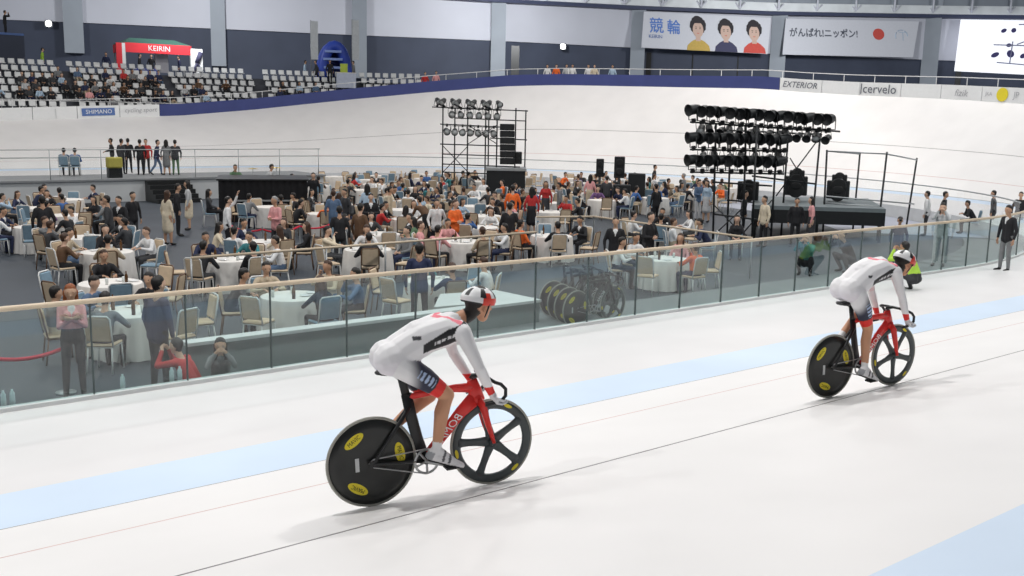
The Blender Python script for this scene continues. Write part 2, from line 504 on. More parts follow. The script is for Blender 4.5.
def ring_geo(mb, prof, n, mi=0, mtx=None):        # closed (r, z) profile revolved
    k = len(prof); vs = []; fs = []
    for j in range(n):
        a = 2*PI*j/n
        for r, z in prof: vs.append((r*math.cos(a), r*math.sin(a), z))
    for j in range(n):
        for i in range(k):
            i2 = (i+1) % k; j2 = (j+1) % n
            fs.append((j*k+i, j2*k+i, j2*k+i2, j*k+i2))
    mb.add(vs, fs, mi, True, mtx)
WH, FX = .336, .938
RX90 = Matrix.Rotation(R_(90), 4, 'X')            # axis z -> -y : wheel plane x,z
def wheel_mtx(x): return Matrix.Translation((x, 0, WH)) @ RX90
def oval(mb, c, ex, ey, a, b, mi, n=24, th=.0015):
    m = frame_mtx(c, ex, ey)
    mb.prism([(a*math.cos(2*PI*j/n), b*math.sin(2*PI*j/n)) for j in range(n)], 0, th, mi, m)
    return m
DS = lambda r: .006+.011*(1-(r/.318)**2)           # half thickness of the lens-shaped disc
def logo(parent, x, ang, r, a, b, y, word=True):
    # both faces: right face normal -y
    for s in (-1, 1):
        mb = MB(); t = R_(ang)
        c = Vector((x+r*math.cos(t), s*y, WH+r*math.sin(t)))
        rad = Vector((math.cos(t), 0, math.sin(t)))
        ey = rad
        ex = ey.cross(Vector((0, s, 0)))
        m = oval(mb, c, ex, ey, a, b, 0)
        if word:
            vs, fs = text_geo('MAVIC', .05); vs = fit_text(vs, a*1.25)
            mb.add([(v[0], v[1]*1.25, .003) for v in vs], fs, 1, False, m)
        mb.build('logo', [M_YEL, M_LETTER], parent)['label'] = 'yellow oval logo'
def make_bike(label, front_phase, disc_phase, crank):
    b = thing('track_bicycle', label, 'bicycle', group='racing bicycles on the track')
    # rear disc wheel
    mb = MB(); m = wheel_mtx(0)
    prof = [(.0, -DS(0))]+[(r, -DS(r)) for r in (.08, .16, .24, .318)]+[(r, DS(r)) for r in (.318, .24, .16, .08)]+[(.0, DS(0))]
    mb.lathe([(max(r, .002), z) for r, z in prof], 56, 0, True, m)
    dw = mb.build('disc_wheel', M_DISC, b); dw['label'] = 'solid black rear disc wheel'
    mb = MB(); ring_geo(mb, [(.325+.0115*math.cos(a), .0115*math.sin(a)) for a in np.linspace(0, 2*PI, 9)[:-1]], 56, 0, m); mb.build('tyre', M_TYRE, dw)
    for k in range(3): logo(dw, 0, disc_phase+(0, 115, 228)[k], .215, .082, .036, DS(.215)+.001)
    mb = MB(); t = R_(disc_phase+172); c = Vector((.11*math.cos(t), 0, WH+.11*math.sin(t)))
    mb.box((c.x-.014, -DS(.11)-.003, c.z-.05), (c.x+.014, DS(.11)+.003, c.z+.05)); mb.build('sticker', M_CONC, dw)['label'] = 'small pale sticker'
    # front five-spoke wheel
    m = wheel_mtx(FX); mb = MB()
    ring_geo(mb, [(.252, 0), (.267, .009), (.295, .0115), (.318, .010), (.318, -.010), (.295, -.0115), (.267, -.009)], 60, 0, m)
    for k in range(5):
        t = R_(front_phase+72*k); d = Vector((math.cos(t), -math.sin(t), 0))   # RX90 flips: local y -> world z
        d = Vector((math.cos(t), math.sin(t), 0))
        mb.tube([d*r for r in (.02, .06, .12, .18, .24, .275)], [.044, .038, .031, .029, .034, .050], 10, 0, True, True, m,
                flat=[(1, .42), (1, .40), (1, .38), (1, .38), (1, .34), (1, .24)])
    mb.lathe([(.004, -.04), (.02, -.038), (.028, -.02), (.028, .02), (.02, .038), (.004, .04)], 16, 0, True, m)
    fw = mb.build('spoke_wheel', M_SPOKE, b); fw['label'] = 'grey five-spoke front wheel'
    mb = MB(); ring_geo(mb, [(.325+.0115*math.cos(a), .0115*math.sin(a)) for a in np.linspace(0, 2*PI, 9)[:-1]], 60, 0, m); mb.build('tyre', M_TYRE, fw)
    for a_ in (-52, 62, 190): logo(fw, FX, a_, .293, .036, .013, .0125, False)
    # red front triangle
    H0, H1, BB, SCl = V(.795, 0, .835), V(.838, 0, .665), V(.40, 0, .285), V(.29, 0, .775)
    mb = MB()
    mb.tube([H0, H0.lerp(H1, .5), H1], [.030, .040, .044], 12, 0, flat=[(.6, 1.35)]*3)
    mb.tube([V(.815, 0, .775), V(.66, 0, .79), V(.47, 0, .785), V(.285, 0, .775)], [.036, .028, .022, .022], 12, 0, flat=[(.6, 1.1)]*4)
    mb.tube([V(.825, 0, .70), V(.70, 0, .60), V(.55, 0, .445), V(.41, 0, .295)], [.056, .044, .037, .036], 12, 0, flat=[(.42, 1.15)]*4)
    fr = mb.build('frame', M_FRED, b); fr['label'] = 'red front triangle'
    vs, fs = text_geo('BOMA', .07, shear=.25); vs = fit_text(vs, .24)
    dt = (V(.70, 0, .60)-V(.50, 0, .39)).normalized()
    for s in (-1, 1):
        mbx = MB(); ex = dt*(-s)*-1 if s == -1 else -dt
        ey = Vector((0, -1, 0)).cross(ex)*-1 if s == -1 else Vector((0, 1, 0)).cross(ex)
        mbx.add([(v[0], v[1], 0) for v in vs], fs, 0, False, frame_mtx(V(.605, s*.0215, .503), ex, ey))
        mbx.build('frame_lettering', M_WHITE, fr)
    mb = MB()
    mb.tube([V(.285, 0, .80), V(.315, 0, .62), V(.35, 0, .46), V(.40, 0, .285)], [.034, .036, .036, .036], 12, 0, flat=[(.42, 1.2)]*4)
    for s in (1, -1):
        mb.tube([V(.30, .012*s, .70), V(.16, .03*s, .53), V(0, .055*s, WH)], [.016, .014, .011], 8, 0)
        mb.tube([V(.40, .03*s, .285), V(.20, .045*s, .31), V(0, .055*s, WH)], [.017, .013, .012], 8, 0)
        mb.box((-.03, s*.055-.005, WH-.022), (.03, s*.055+.005, WH+.022), 0)
    mb.tube([V(.40, -.045, .285), V(.40, .045, .285)], .026, 12)
    mb.build('rear_frame', M_FBLK, b)['label'] = 'black seat tube and stays'
    mb = MB(); mb.tube([V(.287, 0, .77), V(.262, 0, .88), V(.245, 0, .95)], [.026, .024, .02], 10, 0, flat=[(.5, 1.3)]*3); mb.build('seatpost', M_FBLK, b)
    mb = MB(); mb.tube([V(.065, 0, .983), V(.10, 0, .985), V(.17, 0, .98), V(.26, 0, .975), V(.345, 0, .965)], [.03, .07, .062, .026, .016], 14, 0,
                       flat=[(1, .3), (1, .28), (1, .3), (1, .5), (1, .6)])
    mb.tube([V(.12, .02, .965), V(.25, .02, .945)], .004, 6); mb.tube([V(.12, -.02, .965), V(.25, -.02, .945)], .004, 6)
    mb.build('saddle', M_FBLK, b)
    # fork
    mb = MB()
    for s in (1, -1):
        mb.tube([V(.836, .018*s, .69), V(.86, .048*s, .625), V(.895, .052*s, .48), V(FX, .05*s, WH)], [.03, .032, .026, .014], 10, 0, flat=[(.5, 1)]*4)
    mb.tube([V(.838, -.03, .685), V(.838, .03, .685)], .034, 10)
    mb.build('fork', M_FRED, b)['label'] = 'red fork'
    # stem + drop bar
    mb = MB(); mb.tube([V(.79, 0, .845), V(.80, 0, .865), V(.885, 0, .862)], [.02, .02, .016], 10); mb.build('stem', M_FBLK, b)
    mb = MB(); bar = []
    half = [V(.885, 0, .862), V(.885, .08, .862), V(.888, .15, .858), V(.905, .182, .845), V(.95, .19, .825), V(.985, .192, .785), V(.982, .193, .735), V(.945, .194, .70), V(.88, .195, .69), V(.82, .196, .688)]
    bar = [V(p.x, -p.y, p.z) for p in reversed(half[1:])]+half
    mb.tube(bar, .0135, 10); mb.build('handlebar', M_FBLK, b)['label'] = 'black drop handlebar'
    # crankset, chain, pedals
    c = R_(crank); cd = V(math.cos(c), 0, math.sin(c))
    mb = MB(); my = Matrix.Translation((.40, -.048, .285)) @ RX90
    ring_geo(mb, [(.08, -.002), (.098, -.002), (.098, .002), (.08, .002)], 36, 0, my)
    for k in range(5):
        t = 2*PI*k/5+c; mb.tube([V(.40, -.05, .285), V(.40+.085*math.cos(t), -.05, .285+.085*math.sin(t))], .009, 6)
    mb.tube([V(.40, -.06, .285), V(.40, -.068, .285)+cd*.165], [.017, .012], 8)
    mb.tube([V(.40, .06, .285), V(.40, .068, .285)-cd*.165], [.017, .012], 8)
    mb.tube([V(.40, -.065, .285), V(.40, .065, .285)], .015, 10)
    mb.build('crankset', M_ALU, b)
    mb = MB()
    for s in (1, -1): mb.tube([V(.40+.0, -.048, .285+s*.095), V(0, -.046, WH+s*.03)], .005, 6)
    mb.tube([V(-.03, -.046, WH), V(0, -.046, WH+.03), V(.02, -.046, WH)], .006, 6)
    mb.build('chain', M_ALU, b)
    for s in (-1, 1):
        p = V(.40, s*.068, .285)-cd*(.165*s)
        if s == -1: p = V(.40, -.068, .285)+cd*.165
        else: p = V(.40, .068, .285)-cd*.165
        mb = MB(); mb.box((p.x-.042, min(p.y, p.y+s*.085), p.z-.01), (p.x+.042, max(p.y, p.y+s*.085), p.z+.01), 0, None, .006); mb.build('pedal', M_FBLK, b)
    return b

# ------------------------------------------------------------------ riders
def suit_material():
    m = bpy.data.materials.new('racing_skinsuit'); m.use_nodes = True
    nt = m.node_tree; b = nt.nodes['Principled BSDF']; a = nt.nodes.new('ShaderNodeVertexColor'); a.layer_name = 'Col'
    nt.links.new(a.outputs['Color'], b.inputs['Base Color']); b.inputs['Roughness'].default_value = .5
    b.inputs['Specular IOR Level'].default_value = .3
    return m
M_SUIT = suit_material()
M_HELM = mat('helmet_white', (.82, .82, .82), .3, 0, .02)
M_HELMR = mat('helmet_red', (.70, .05, .03), .35, 0, .05)
M_HELMB = mat('helmet_vent_black', (.02, .02, .022), .5)
SK = np.array([.58, .30, .18])
def sstep(a, b, x):
    t = np.clip((x-a)/(b-a), 0, 1); return t*t*(3-2*t)
def make_rider(label, crank, head_turn, dz=0.0, dc=0.0, hx=0.0, hz=0.0, nod=-.18, helmet_label='white helmet with red rim and black vents'):
    pr = thing('person', label, 'person', group='two racing cyclists')
    c = R_(crank); cd = V(math.cos(c), 0, math.sin(c))
    pedR = V(.40, -.112, .285)+cd*.165; pedL = V(.40, .112, .285)-cd*.165
    up0 = V(0, 0, 1)
    sh = []
    ft = {}
    for s, pd, pitch in ((-1, pedR, 22), (1, pedL, 28)):
        f = V(math.cos(R_(pitch)), 0, -math.sin(R_(pitch))); n = V(math.sin(R_(pitch)), 0, math.cos(R_(pitch)))
        ball = pd+n*.032; ank = ball-f*.15+n*.075; heel = ball-f*.185+n*.006; toe = ball+f*.085
        hip = V(.225, s*.085, 1.045+dz); knee = limb_mid(hip, ank, .425, .405, V(1, s*.06, .15))
        ft[s] = (hip, knee, ank, heel, ball, toe, n)
        g = 'thighR' if s == -1 else 'thighL'; sg = 'shinR' if s == -1 else 'shinL'
        mid = hip.lerp(knee, .45)+V(.012, s*.012, .0)
        sh += [(g, hip, mid, .102, .086), (g, mid, knee, .086, .054)]
        calf = knee.lerp(ank, .32)-V(.022, 0, 0)
        sh += [(sg, knee, calf, .052, .052), (sg, calf, ank, .05, .033), (sg, knee.lerp(ank, .1), ank, .044, .033)]
    for s in (1, -1):
        hip, knee, ank, heel, ball, toe, n = ft[s]
        sh += [('foot', ank, ank.lerp(heel, .6), .036, .036), ('foot', heel+n*.012, ball+n*.01, .033, .037), ('foot', ball+n*.008, toe, .036, .024), ('foot', ank, ball+n*.02, .034, .028)]
    # trunk
    tr = 'trunk'
    for s in (1, -1):
        sh += [('hipm', V(.165, s*.055, 1.085+dz), V(.25, s*.05, 1.10+dz), .125, .118),
               (tr, V(.25, s*.05, 1.12+dz), V(.42, s*.06, 1.205+dc), .118, .118),
               (tr, V(.42, s*.06, 1.205+dc), V(.58, s*.085, 1.245+dc), .115, .112),
               (tr, V(.56, s*.08, 1.25+dc), V(.655, s*.15, 1.255+dc*.8), .10, .078)]
    sh += [(tr, V(.40, 0, 1.22+dc), V(.64, 0, 1.265+dc), .118, .105),
           ('neck', V(.66, 0, 1.275+dc*.8), V(.80+hx, 0, 1.335+hz), .066, .056)]
    fing = []
    for s in (1, -1):
        shd = V(.665, s*.185, 1.245+dc*.7); wr = V(.868, s*.196, .775)
        el = limb_mid(shd, wr, .28, .255, V(-.1, s*.8, -.25))
        sh += [('upper', shd, shd.lerp(el, .4), .068, .055), ('upper', shd.lerp(el, .4), el, .055, .041),
               ('fore', el, el.lerp(wr, .3), .042, .042), ('fore', el.lerp(wr, .3), wr, .042, .029)]
        S, F = hand_shapes(wr, V(.45, 0, -.9), V(.75, 0, .35), s, 1.0, 'hand', s=1.06)
        sh += S; fing += F
    hd = V(.875+hx, 0, 1.385+hz)
    fwd = V(math.cos(head_turn), math.sin(head_turn), nod)
    hs = head_shapes(hd, fwd, V(0, 0, 1), 'short')
    sh += hs
    me = fuse(sh, .0085, 3)
    mbf = MB(); finger_geo(mbf, fing, 0, 8)
    me = append_geo(me, mbf)
    P = verts_np(me); D = dists(P, sh); D[:, :] = D
    tg = [s[0] for s in sh]; near = np.argmin(D, axis=0)
    x, y, z = P[:, 0], P[:, 1], P[:, 2]
    W = np.array([.80, .79, .80]); NAVY = np.array([.035, .038, .065]); RED = np.array([.74, .035, .03]); PINK = np.array([.80, .20, .25]); BLK = np.array([.02, .02, .022])
    col = np.tile(W, (len(P), 1))
    T = np.array(tg, dtype=object)[near]
    nb = len(P)-len(mbf.v)
    T[nb:] = 'hand'
    isT = (T == 'trunk') | (T == 'hipm')
    # pink-red stripe across the upper back, slanting to the right shoulder
    back = isT & (z > 1.235+dc*.7) & (np.abs(x-(.515+.75*np.abs(y))) < .026)
    col[back] = PINK
    # black flank panel under the arm with pale lettering inside
    zc = 1.155+dc*.6+.36*(x-.38); hw = .030+.028*np.clip((x-.36)/.2, 0, 1)
    fl = isT & (np.abs(y) > .09) & (x > .37) & (x < .70) & (np.abs(z-zc) < hw)
    col[fl] = BLK
    le = fl & (x > .46) & (x < .64) & (np.abs(z-zc) < .012) & (np.sin(x*170) > -.55)
    col[le] = W*.85
    # small dark badges on the lower back
    bd = isT & (np.abs(x-.335) < .028) & (np.abs(np.abs(y)-.115) < .05) & (np.abs(z-1.235-dc*.5) < .013)
    col[bd] = BLK*3
    # thighs: white running into navy, red hem, bare knee
    for s, g in ((-1, 'thighR'), (1, 'thighL')):
        hip, knee = np.array(ft[s][0]), np.array(ft[s][1]); ax = knee-hip; L = np.linalg.norm(ax); u = ax/L
        sel = (T == g) | (T == 'shinR' if s == -1 else T == 'shinL')
        t = ((P-hip)@u)/L
        fr = (P-hip)-np.outer((P-hip)@u, u); front = fr[:, 0]*u[2]*-1+fr[:, 2]*u[0]
        dk = sstep(.06, .42, t+front*1.9)[:, None]
        thigh = T == g
        mixc = W*(1-dk)+NAVY*dk
        col[thigh] = mixc[thigh]
        letter = thigh & (t > .30) & (t < .64) & (front > -.015) & (front < .05) & (np.sin(t*70) > -.2) & (P[:, 1]*s > .10)
        col[letter] = np.array([.45, .55, .75])
        hem = sel & (t > .66) & (t < .86); col[hem] = RED
        kn = sel & (t >= .86); col[kn] = SK
        band = sel & (t > .655) & (t < .675); col[band] = BLK*2
    shin = (T == 'shinR') | (T == 'shinL')
    for s, g in ((-1, 'shinR'), (1, 'shinL')):
        knee, ank = np.array(ft[s][1]), np.array(ft[s][2]); u = (ank-knee)/np.linalg.norm(ank-knee)
        t = ((P-knee)@u)/np.linalg.norm(ank-knee); q = (T == g) & (t > .02); col[q] = SK
        q = (T == g) & (t > .86); col[q] = W
    lil = (T == 'hipm') & (z < 1.14+dz); k_ = sstep(1.16+dz, 1.0+dz, z)[:, None]*.45 if False else (1-sstep(1.0+dz, 1.16+dz, z))[:, None]*.4
    col[lil] = (col*(1-k_)+np.array([.62, .56, .66])*k_)[lil]
    col[T == 'foot'] = W*.97
    for s in (-1, 1):
        ank, ball, n_ = np.array(ft[s][2]), np.array(ft[s][4]), np.array(ft[s][6]); d_ = (P-ball)@n_; f_ = (P-ball)@np.array([n_[2], 0, -n_[0]])
        mine = (T == 'foot') & (P[:, 1]*s > 0)
        col[mine & (np.abs(f_+.035) < .011) & (d_ > .0)] = BLK*6; col[mine & (np.abs(f_+.085) < .010) & (d_ > .0)] = BLK*6
        col[mine & (d_ < -.012)] = BLK*2; col[mine & (f_ < -.165) & (d_ < .05)] = np.array([.35, .36, .38])
    col[T == 'neck'] = SK*.95
    nap = (T == 'neck') & (x > .745+hx*.6); col[nap] = np.array([.02, .016, .014])
    col[(T == 'skin')] = SK; col[T == 'lip'] = SK*.8; col[T == 'hair'] = np.array([.02, .016, .014])
    fore = T == 'fore'
    cuff = fore & (z < .832); col[cuff] = RED
    col[T == 'hand'] = np.array([.70, .70, .72])
    # sleeves: faint pink inner seam
    slv = (T == 'upper') & (np.abs(y) < .185); col[slv] = np.array([.78, .66, .67])
    at = me.color_attributes.new('Col', 'FLOAT_COLOR', 'POINT')
    at.data.foreach_set('color', np.concatenate([col, np.ones((len(P), 1))], 1).ravel())
    me.polygons.foreach_set('use_smooth', [True]*len(me.polygons))
    me.materials.append(M_SUIT)
    link('body', me, pr)
    # shoe soles
    for s in (1, -1):
        hip, knee, ank, heel, ball, toe, n = ft[s]
        mb = MB(); mb.tube([heel-n*.024, heel.lerp(ball, .5)-n*.020, ball-n*.026, toe-n*.018], [.02, .024, .034, .018], 10, 0, flat=[(1, .3)]*4)
        mb.build('shoe_sole', M_FBLK, pr)
    # helmet
    f = fwd.normalized(); u = V(-.06, 0, 1); u = (u-f*u.dot(f)).normalized(); l = u.cross(f)
    hm = Matrix.Identity(4)
    for i in range(3): hm[i][0] = f[i]; hm[i][1] = l[i]; hm[i][2] = u[i]; hm[i][3] = (hd+u*.048+f*-.012)[i]
    mb = MB(); n, k = 36, 14
    vs = []; fs = []; ms = []
    for i in range(k+1):
        b_ = PI/2*(1-i/k*1.22)
        for j in range(n):
            a_ = 2*PI*j/n
            rx = .148 if math.cos(a_) < 0 else .142
            q = V(rx*math.cos(b_)*math.cos(a_), .102*math.cos(b_)*math.sin(a_), .098*math.sin(b_)+.0)
            if math.cos(a_) < -.3 and i > k*.7: q.z += .012*(-math.cos(a_))
            vs.append(q)
    for i in range(k):
        for j in range(n):
            fs.append((i*n+j, (i+1)*n+j, (i+1)*n+(j+1) % n, i*n+(j+1) % n))
            a_ = 2*PI*(j+.5)/n; e = (i+.5)/k; c_ = math.cos(a_); s_ = math.sin(a_)
            mi_ = 0
            if e > .72 and c_ > -.25: mi_ = 1
            if e > .9 and c_ <= -.25: mi_ = 2
            if .30 < e < .68 and j % 6 in (1, 2) : mi_ = 2
            if .52 < e < .72 and j % 6 in (3, 4) and c_ > -.1: mi_ = 1
            ms.append(mi_)
    me_ = MB(); me_.v = [tuple(hm @ p) for p in vs]; me_.f = fs; me_.m = ms; me_.sm = [True]*len(fs)
    hl = me_.build('helmet', [M_HELM, M_HELMR, M_HELMB], pr); hl['label'] = helmet_label
    sm = hl.modifiers.new('t', 'SOLIDIFY'); sm.thickness = .012
    mb = MB()
    for s in (1, -1):
        a0 = hm @ V(.04, .092*s, -.02); a1 = hd+f*.035-u*.10+l*.02*s; mb.tube([a0, a0.lerp(a1, .5)+l*.006*s, a1], .006, 6)
    mb.build('chin_strap', M_HELMB, pr)
    return pr

def bank_z(Y): return .25+.207*0+ (Y*0) + (2.05-.25)/(13.65-4.35)*((YC-RF-Y)-4.35)
def place_bike(X, Y, head, lean, wb=.938):
    z = bank_z(Y); h = Vector((math.cos(head), math.sin(head), 0))
    p1 = Vector((X, Y, z)); Y2 = Y+wb*h.y; p2 = Vector((X+wb*h.x, Y2, bank_z(Y2)))
    ex = (p2-p1).normalized(); left = Vector((-h.y, h.x, 0))
    ez = Vector((0, 0, 1))*math.cos(lean)+left*math.sin(lean); ez = (ez-ex*ez.dot(ex)).normalized(); ey = ez.cross(ex)
    m = Matrix.Identity(4)
    for i in range(3): m[i][0] = ex[i]; m[i][1] = ey[i]; m[i][2] = ez[i]; m[i][3] = p1[i]
    return m
mA = place_bike(3.66, 6.27, R_(-14), R_(.8)) @ Matrix.Scale(1.045, 4); mB = place_bike(9.04, 5.98, R_(-9), R_(0)) @ Matrix.Scale(1.025, 4)
bkA = make_bike('red and black racing bicycle with yellow-logoed black disc wheel, ridden by the nearer cyclist', 30, 10, -18); bkA.matrix_world = mA
bkB = make_bike('red racing bicycle with black disc wheel, ridden by the farther cyclist at right', 55, 20, -62); bkB.matrix_world = mB
rA = make_rider('nearer cyclist in white and red skinsuit and white helmet, crouched over drop handlebars', -18, R_(12)); rA.matrix_world = mA
rB = make_rider('farther cyclist in white and grey skinsuit, racing ahead on the right', -62, R_(0), .04, .06, .135, -.07, -.42); rB.matrix_world = mB
# ------------------------------------------------------------------ guests: posed prototypes, each copy with its own clothes
CL = {'black': (.016,.016,.019), 'navy': (.022,.03,.075), 'charcoal': (.045,.047,.052), 'grey': (.20,.205,.21), 'white': (.78,.78,.78), 'cream': (.70,.61,.46),
      'brown': (.12,.065,.035), 'red': (.50,.035,.035), 'orange': (.85,.16,.03), 'pink': (.75,.36,.36), 'purple': (.17,.09,.22), 'blue': (.05,.13,.34),
      'pale blue': (.42,.55,.68), 'denim blue': (.10,.16,.26), 'green': (.10,.18,.10), 'lime green': (.42,.68,.07), 'beige': (.52,.43,.31), 'teal': (.05,.22,.24),
      'tan': (.38,.27,.16), 'pale grey': (.50,.51,.52)}
SKINS = [mat('skin_%s' % n, c, .55, 0, .04, 8) for n, c in (('fair', (.62,.40,.29)), ('light', (.55,.34,.23)), ('warm', (.48,.28,.18)))]
HAIR = {'black': mat('hair_black', (.014,.012,.011), .5), 'brown': mat('hair_brown', (.06,.03,.018), .5), 'reddish': mat('hair_auburn', (.27,.08,.025), .5), 'grey': mat('hair_grey', (.3,.3,.3), .5)}
def cloth(n): return mat('cloth_'+n.replace(' ', '_'), CL[n], .8, 0, .10, 14)
M_SHOEB = mat('shoe_black', (.015,.014,.014), .4)
M_SHIRT = mat('shirt_white', (.75,.75,.76), .7)
TAGI = {'skin': 0, 'lip': 0, 'hair': 1, 'top': 2, 'bottom': 3, 'shoe': 4, 'shirt': 5, 'leg': 3, 'cap': 1}
def legs(S, hips, knees, ankles, toes, skirt=False):
    for h, k, a, t in zip(hips, knees, ankles, toes):
        g = 'bottom' if not skirt else 'skin'
        S += [(g, h, k, .088, .060), (g, k, k.lerp(a, .35), .06, .058), (g, k.lerp(a, .35), a, .058, .043 if not skirt else .036),
              ('shoe', a-V(0,0,.02), a+(t-a)*.25-V(0,0,.03), .042, .042), ('shoe', a+(t-a)*.2-V(0,0,.035), t, .042, .032)]
ARM = (.285, .255)
def proto(kind, voxel=.022):
    S = []; F = []; lady = kind.startswith('lady') or kind == 'hostess'
    k = kind.replace('lady_', '')
    sw = .150 if lady else .172
    hair = 'long' if lady else ('cap' if 'cap' in kind else 'short')
    pts = {}
    skirt = kind in ('lady_stand', 'hostess')
    if k.startswith('sit'):
        lean = {'sit_lean': .20, 'sit_table': .10, 'sit_lap': -.03, 'sit_drink': .02, 'sit': .06}.get(k, .05)
        hips = [V(0, s*.09, .53) for s in (1, -1)]; knees = [V(.43, s*.13, .51) for s in (1, -1)]; ank = [V(.40, s*.12, .085) for s in (1, -1)]
        p0 = V(0, 0, .55); ch = V(lean*.8, 0, .88); nk = V(lean*1.15, 0, 1.01)
        fx = V(1, 0, -.1-lean)
    elif k.startswith('crouch'):
        hips = [V(-.12, s*.10, .30) for s in (1, -1)]; knees = [V(.27, s*.17, .46) for s in (1, -1)]; ank = [V(.06, s*.13, .085) for s in (1, -1)]
        p0 = V(-.10, 0, .33); ch = V(.06, 0, .66); nk = V(.14, 0, .80); fx = V(1, 0, -.05)
    elif k == 'walk':
        hips = [V(0, .09, .90), V(0, -.09, .90)]; knees = [V(.17, .10, .50), V(-.05, -.10, .49)]; ank = [V(.20, .10, .09), V(-.28, -.10, .16)]
        p0 = V(0, 0, .93); ch = V(.04, 0, 1.26); nk = V(.06, 0, 1.41); fx = V(1, 0, -.05)
    else:
        hips = [V(0, s*.09, .91) for s in (1, -1)]; knees = [V(.015, .10, .50), V(.04, -.11, .50)]; ank = [V(-.01, .11, .085), V(.02, -.13, .085)]
        p0 = V(0, 0, .94); ch = V(.015, 0, 1.26); nk = V(.02, 0, 1.42); fx = V(1, 0, -.08)
        if k == 'bend': ch = V(.20, 0, 1.18); nk = V(.34, 0, 1.29); fx = V(1, 0, -.45)
    toes = [a+V(.155, .02*(1 if a.y > 0 else -1), -.055) for a in ank]
    if k == 'walk': toes[1] = ank[1]+V(.13, 0, -.13)
    legs(S, hips, knees, ank, toes, skirt)
    up = (nk-p0).normalized()
    for s in (1, -1):
        S += [('bottom', p0+V(0, s*.055, -.03), p0+V(0, s*.05, .06), .115, .112),
              ('top', p0+V(.0, s*.05, .07), ch+V(0, s*.055, 0), .108 if not lady else .095, .112 if not lady else .10),
              ('top', ch+V(0, s*.055, 0), nk+V(-.01, s*sw*.72, -.055), .11 if not lady else .098, .065)]
        if k in ('suit', 'stand', 'clasp', 'walk', 'cam', 'raise', 'cap_stand') and not lady:
            S.append(('top', p0+V(0, s*.055, -.09), p0+V(0, s*.05, .06), .122, .115))
    if lady: S += [('top', ch+V(.07, .05, .01), ch+V(.07, .05, .01), .06, .06), ('top', ch+V(.07, -.05, .01), ch+V(.07, -.05, .01), .06, .06)]
    if skirt:
        S += [('bottom', p0+V(0, .03, 0), V(.02, .05, .50), .13, .14), ('bottom', p0+V(0, -.03, 0), V(.02, -.05, .50), .13, .14)]
    S.append(('shirt', nk+V(.055, 0, -.045), ch+V(.075, 0, .0), .045, .035))
    hd = nk+V(.035, 0, .165) if not k.startswith('crouch') else nk+V(.07, 0, .15)
    S.append(('skin', nk+V(-.01, 0, -.02), hd+V(-.012, 0, -.05), .054, .050))
    S += head_shapes(hd, fx, V(0, 0, 1), hair)
    # arms
    for s in (1, -1):
        sh = nk+V(-.01, s*sw, -.065)
        tgt = None
        bend = V(-.4, s*.7, -.3); fd = None; pl = V(0, -s, 0); curl = .35
        if k in ('stand', 'suit', 'cap_stand', 'hostess'): tgt = sh+V(.05, s*.085, -.515); fd = V(.1, 0, -1)
        elif k == 'walk': tgt = sh+V(.18*(-s), s*.07, -.47); fd = V(-.3*s, 0, -1)
        elif k == 'clasp': tgt = ch+V(.20, s*.06, -.17); fd = V(.3, -s, -.2); pl = V(-1, 0, 0)
        elif k == 'cross': tgt = ch+V(.20, s*-.02, -.02); fd = V(.1, -s, .15); pl = V(-1, 0, 0)
        elif k in ('cam', 'crouch_cam'): tgt = hd+V(.19, s*.075, -.055); fd = V(.5, -s*.5, .55); pl = V(.0, -s, 0); bend = V(0, s*.6, -1); curl = .9
        elif k == 'raise':
            if s == 1: tgt = hd+V(.26, s*.10, .16); fd = V(.1, -.1, 1); pl = V(1, 0, 0); bend = V(.2, s*.6, -1); curl = .7
            else: tgt = sh+V(.06, s*.08, -.51); fd = V(.1, 0, -1)
        elif k == 'bend': tgt = sh+V(.30, -s*.03, -.42); fd = V(.5, 0, -.8)
        elif k in ('sit_table', 'sit_lean', 'sit'): tgt = V(.40, s*.13, .80); fd = V(.9, -s*.45, -.1); pl = V(0, 0, -1)
        elif k == 'sit_lap': tgt = V(.26, s*.09, .64); fd = V(.7, -s*.6, -.15); pl = V(0, 0, -1)
        elif k == 'sit_drink':
            if s == -1: tgt = hd+V(.17, -.05, -.12); fd = V(.1, .5, .8); pl = V(1, .5, 0); curl = .9; bend = V(0, s*.7, -1)
            else: tgt = V(.38, s*.14, .80); fd = V(.9, -s*.4, -.1); pl = V(0, 0, -1)
        elif k == 'rail': tgt = ch+V(.30, s*.10, -.20); fd = V(.8, -s*.4, -.2); pl = V(0, 0, -1); curl = .8
        else: tgt = sh+V(.05, s*.085, -.515); fd = V(.1, 0, -1)
        el = limb_mid(sh, tgt, ARM[0], ARM[1], bend)
        d = tgt-sh
        if d.length > sum(ARM): tgt = sh+d.normalized()*sum(ARM)*.995
        S += [('top', sh, el, .062 if not lady else .052, .047 if not lady else .04), ('top', el, el.lerp(tgt, .88), .046 if not lady else .04, .034), ('skin', el.lerp(tgt, .85), tgt, .029, .026)]
        hs, fg = hand_shapes(tgt, fd, pl, s, curl, 'skin', s=1.0)
        S += hs; F += fg
    me = fuse(S, voxel, 2)
    nb = len(me.vertices)
    mbf = MB(); finger_geo(mbf, F, 0, 5); me = append_geo(me, mbf)
    me.name = 'guest_'+kind
    C_ = centers_np(me); D = dists(C_, S); near = np.argmin(D, axis=0)
    idx = np.array([TAGI[s[0]] for s in S])[near]
    first = np.array([p.vertices[0] for p in me.polygons]); idx[first >= nb] = 0
    for m_ in (SKINS[0], HAIR['black'], cloth('black'), cloth('black'), M_SHOEB, M_SHIRT): me.materials.append(m_)
    me.polygons.foreach_set('material_index', idx.astype(np.int32)); me.polygons.foreach_set('use_smooth', [True]*len(me.polygons))
    return me
PROTO = {}
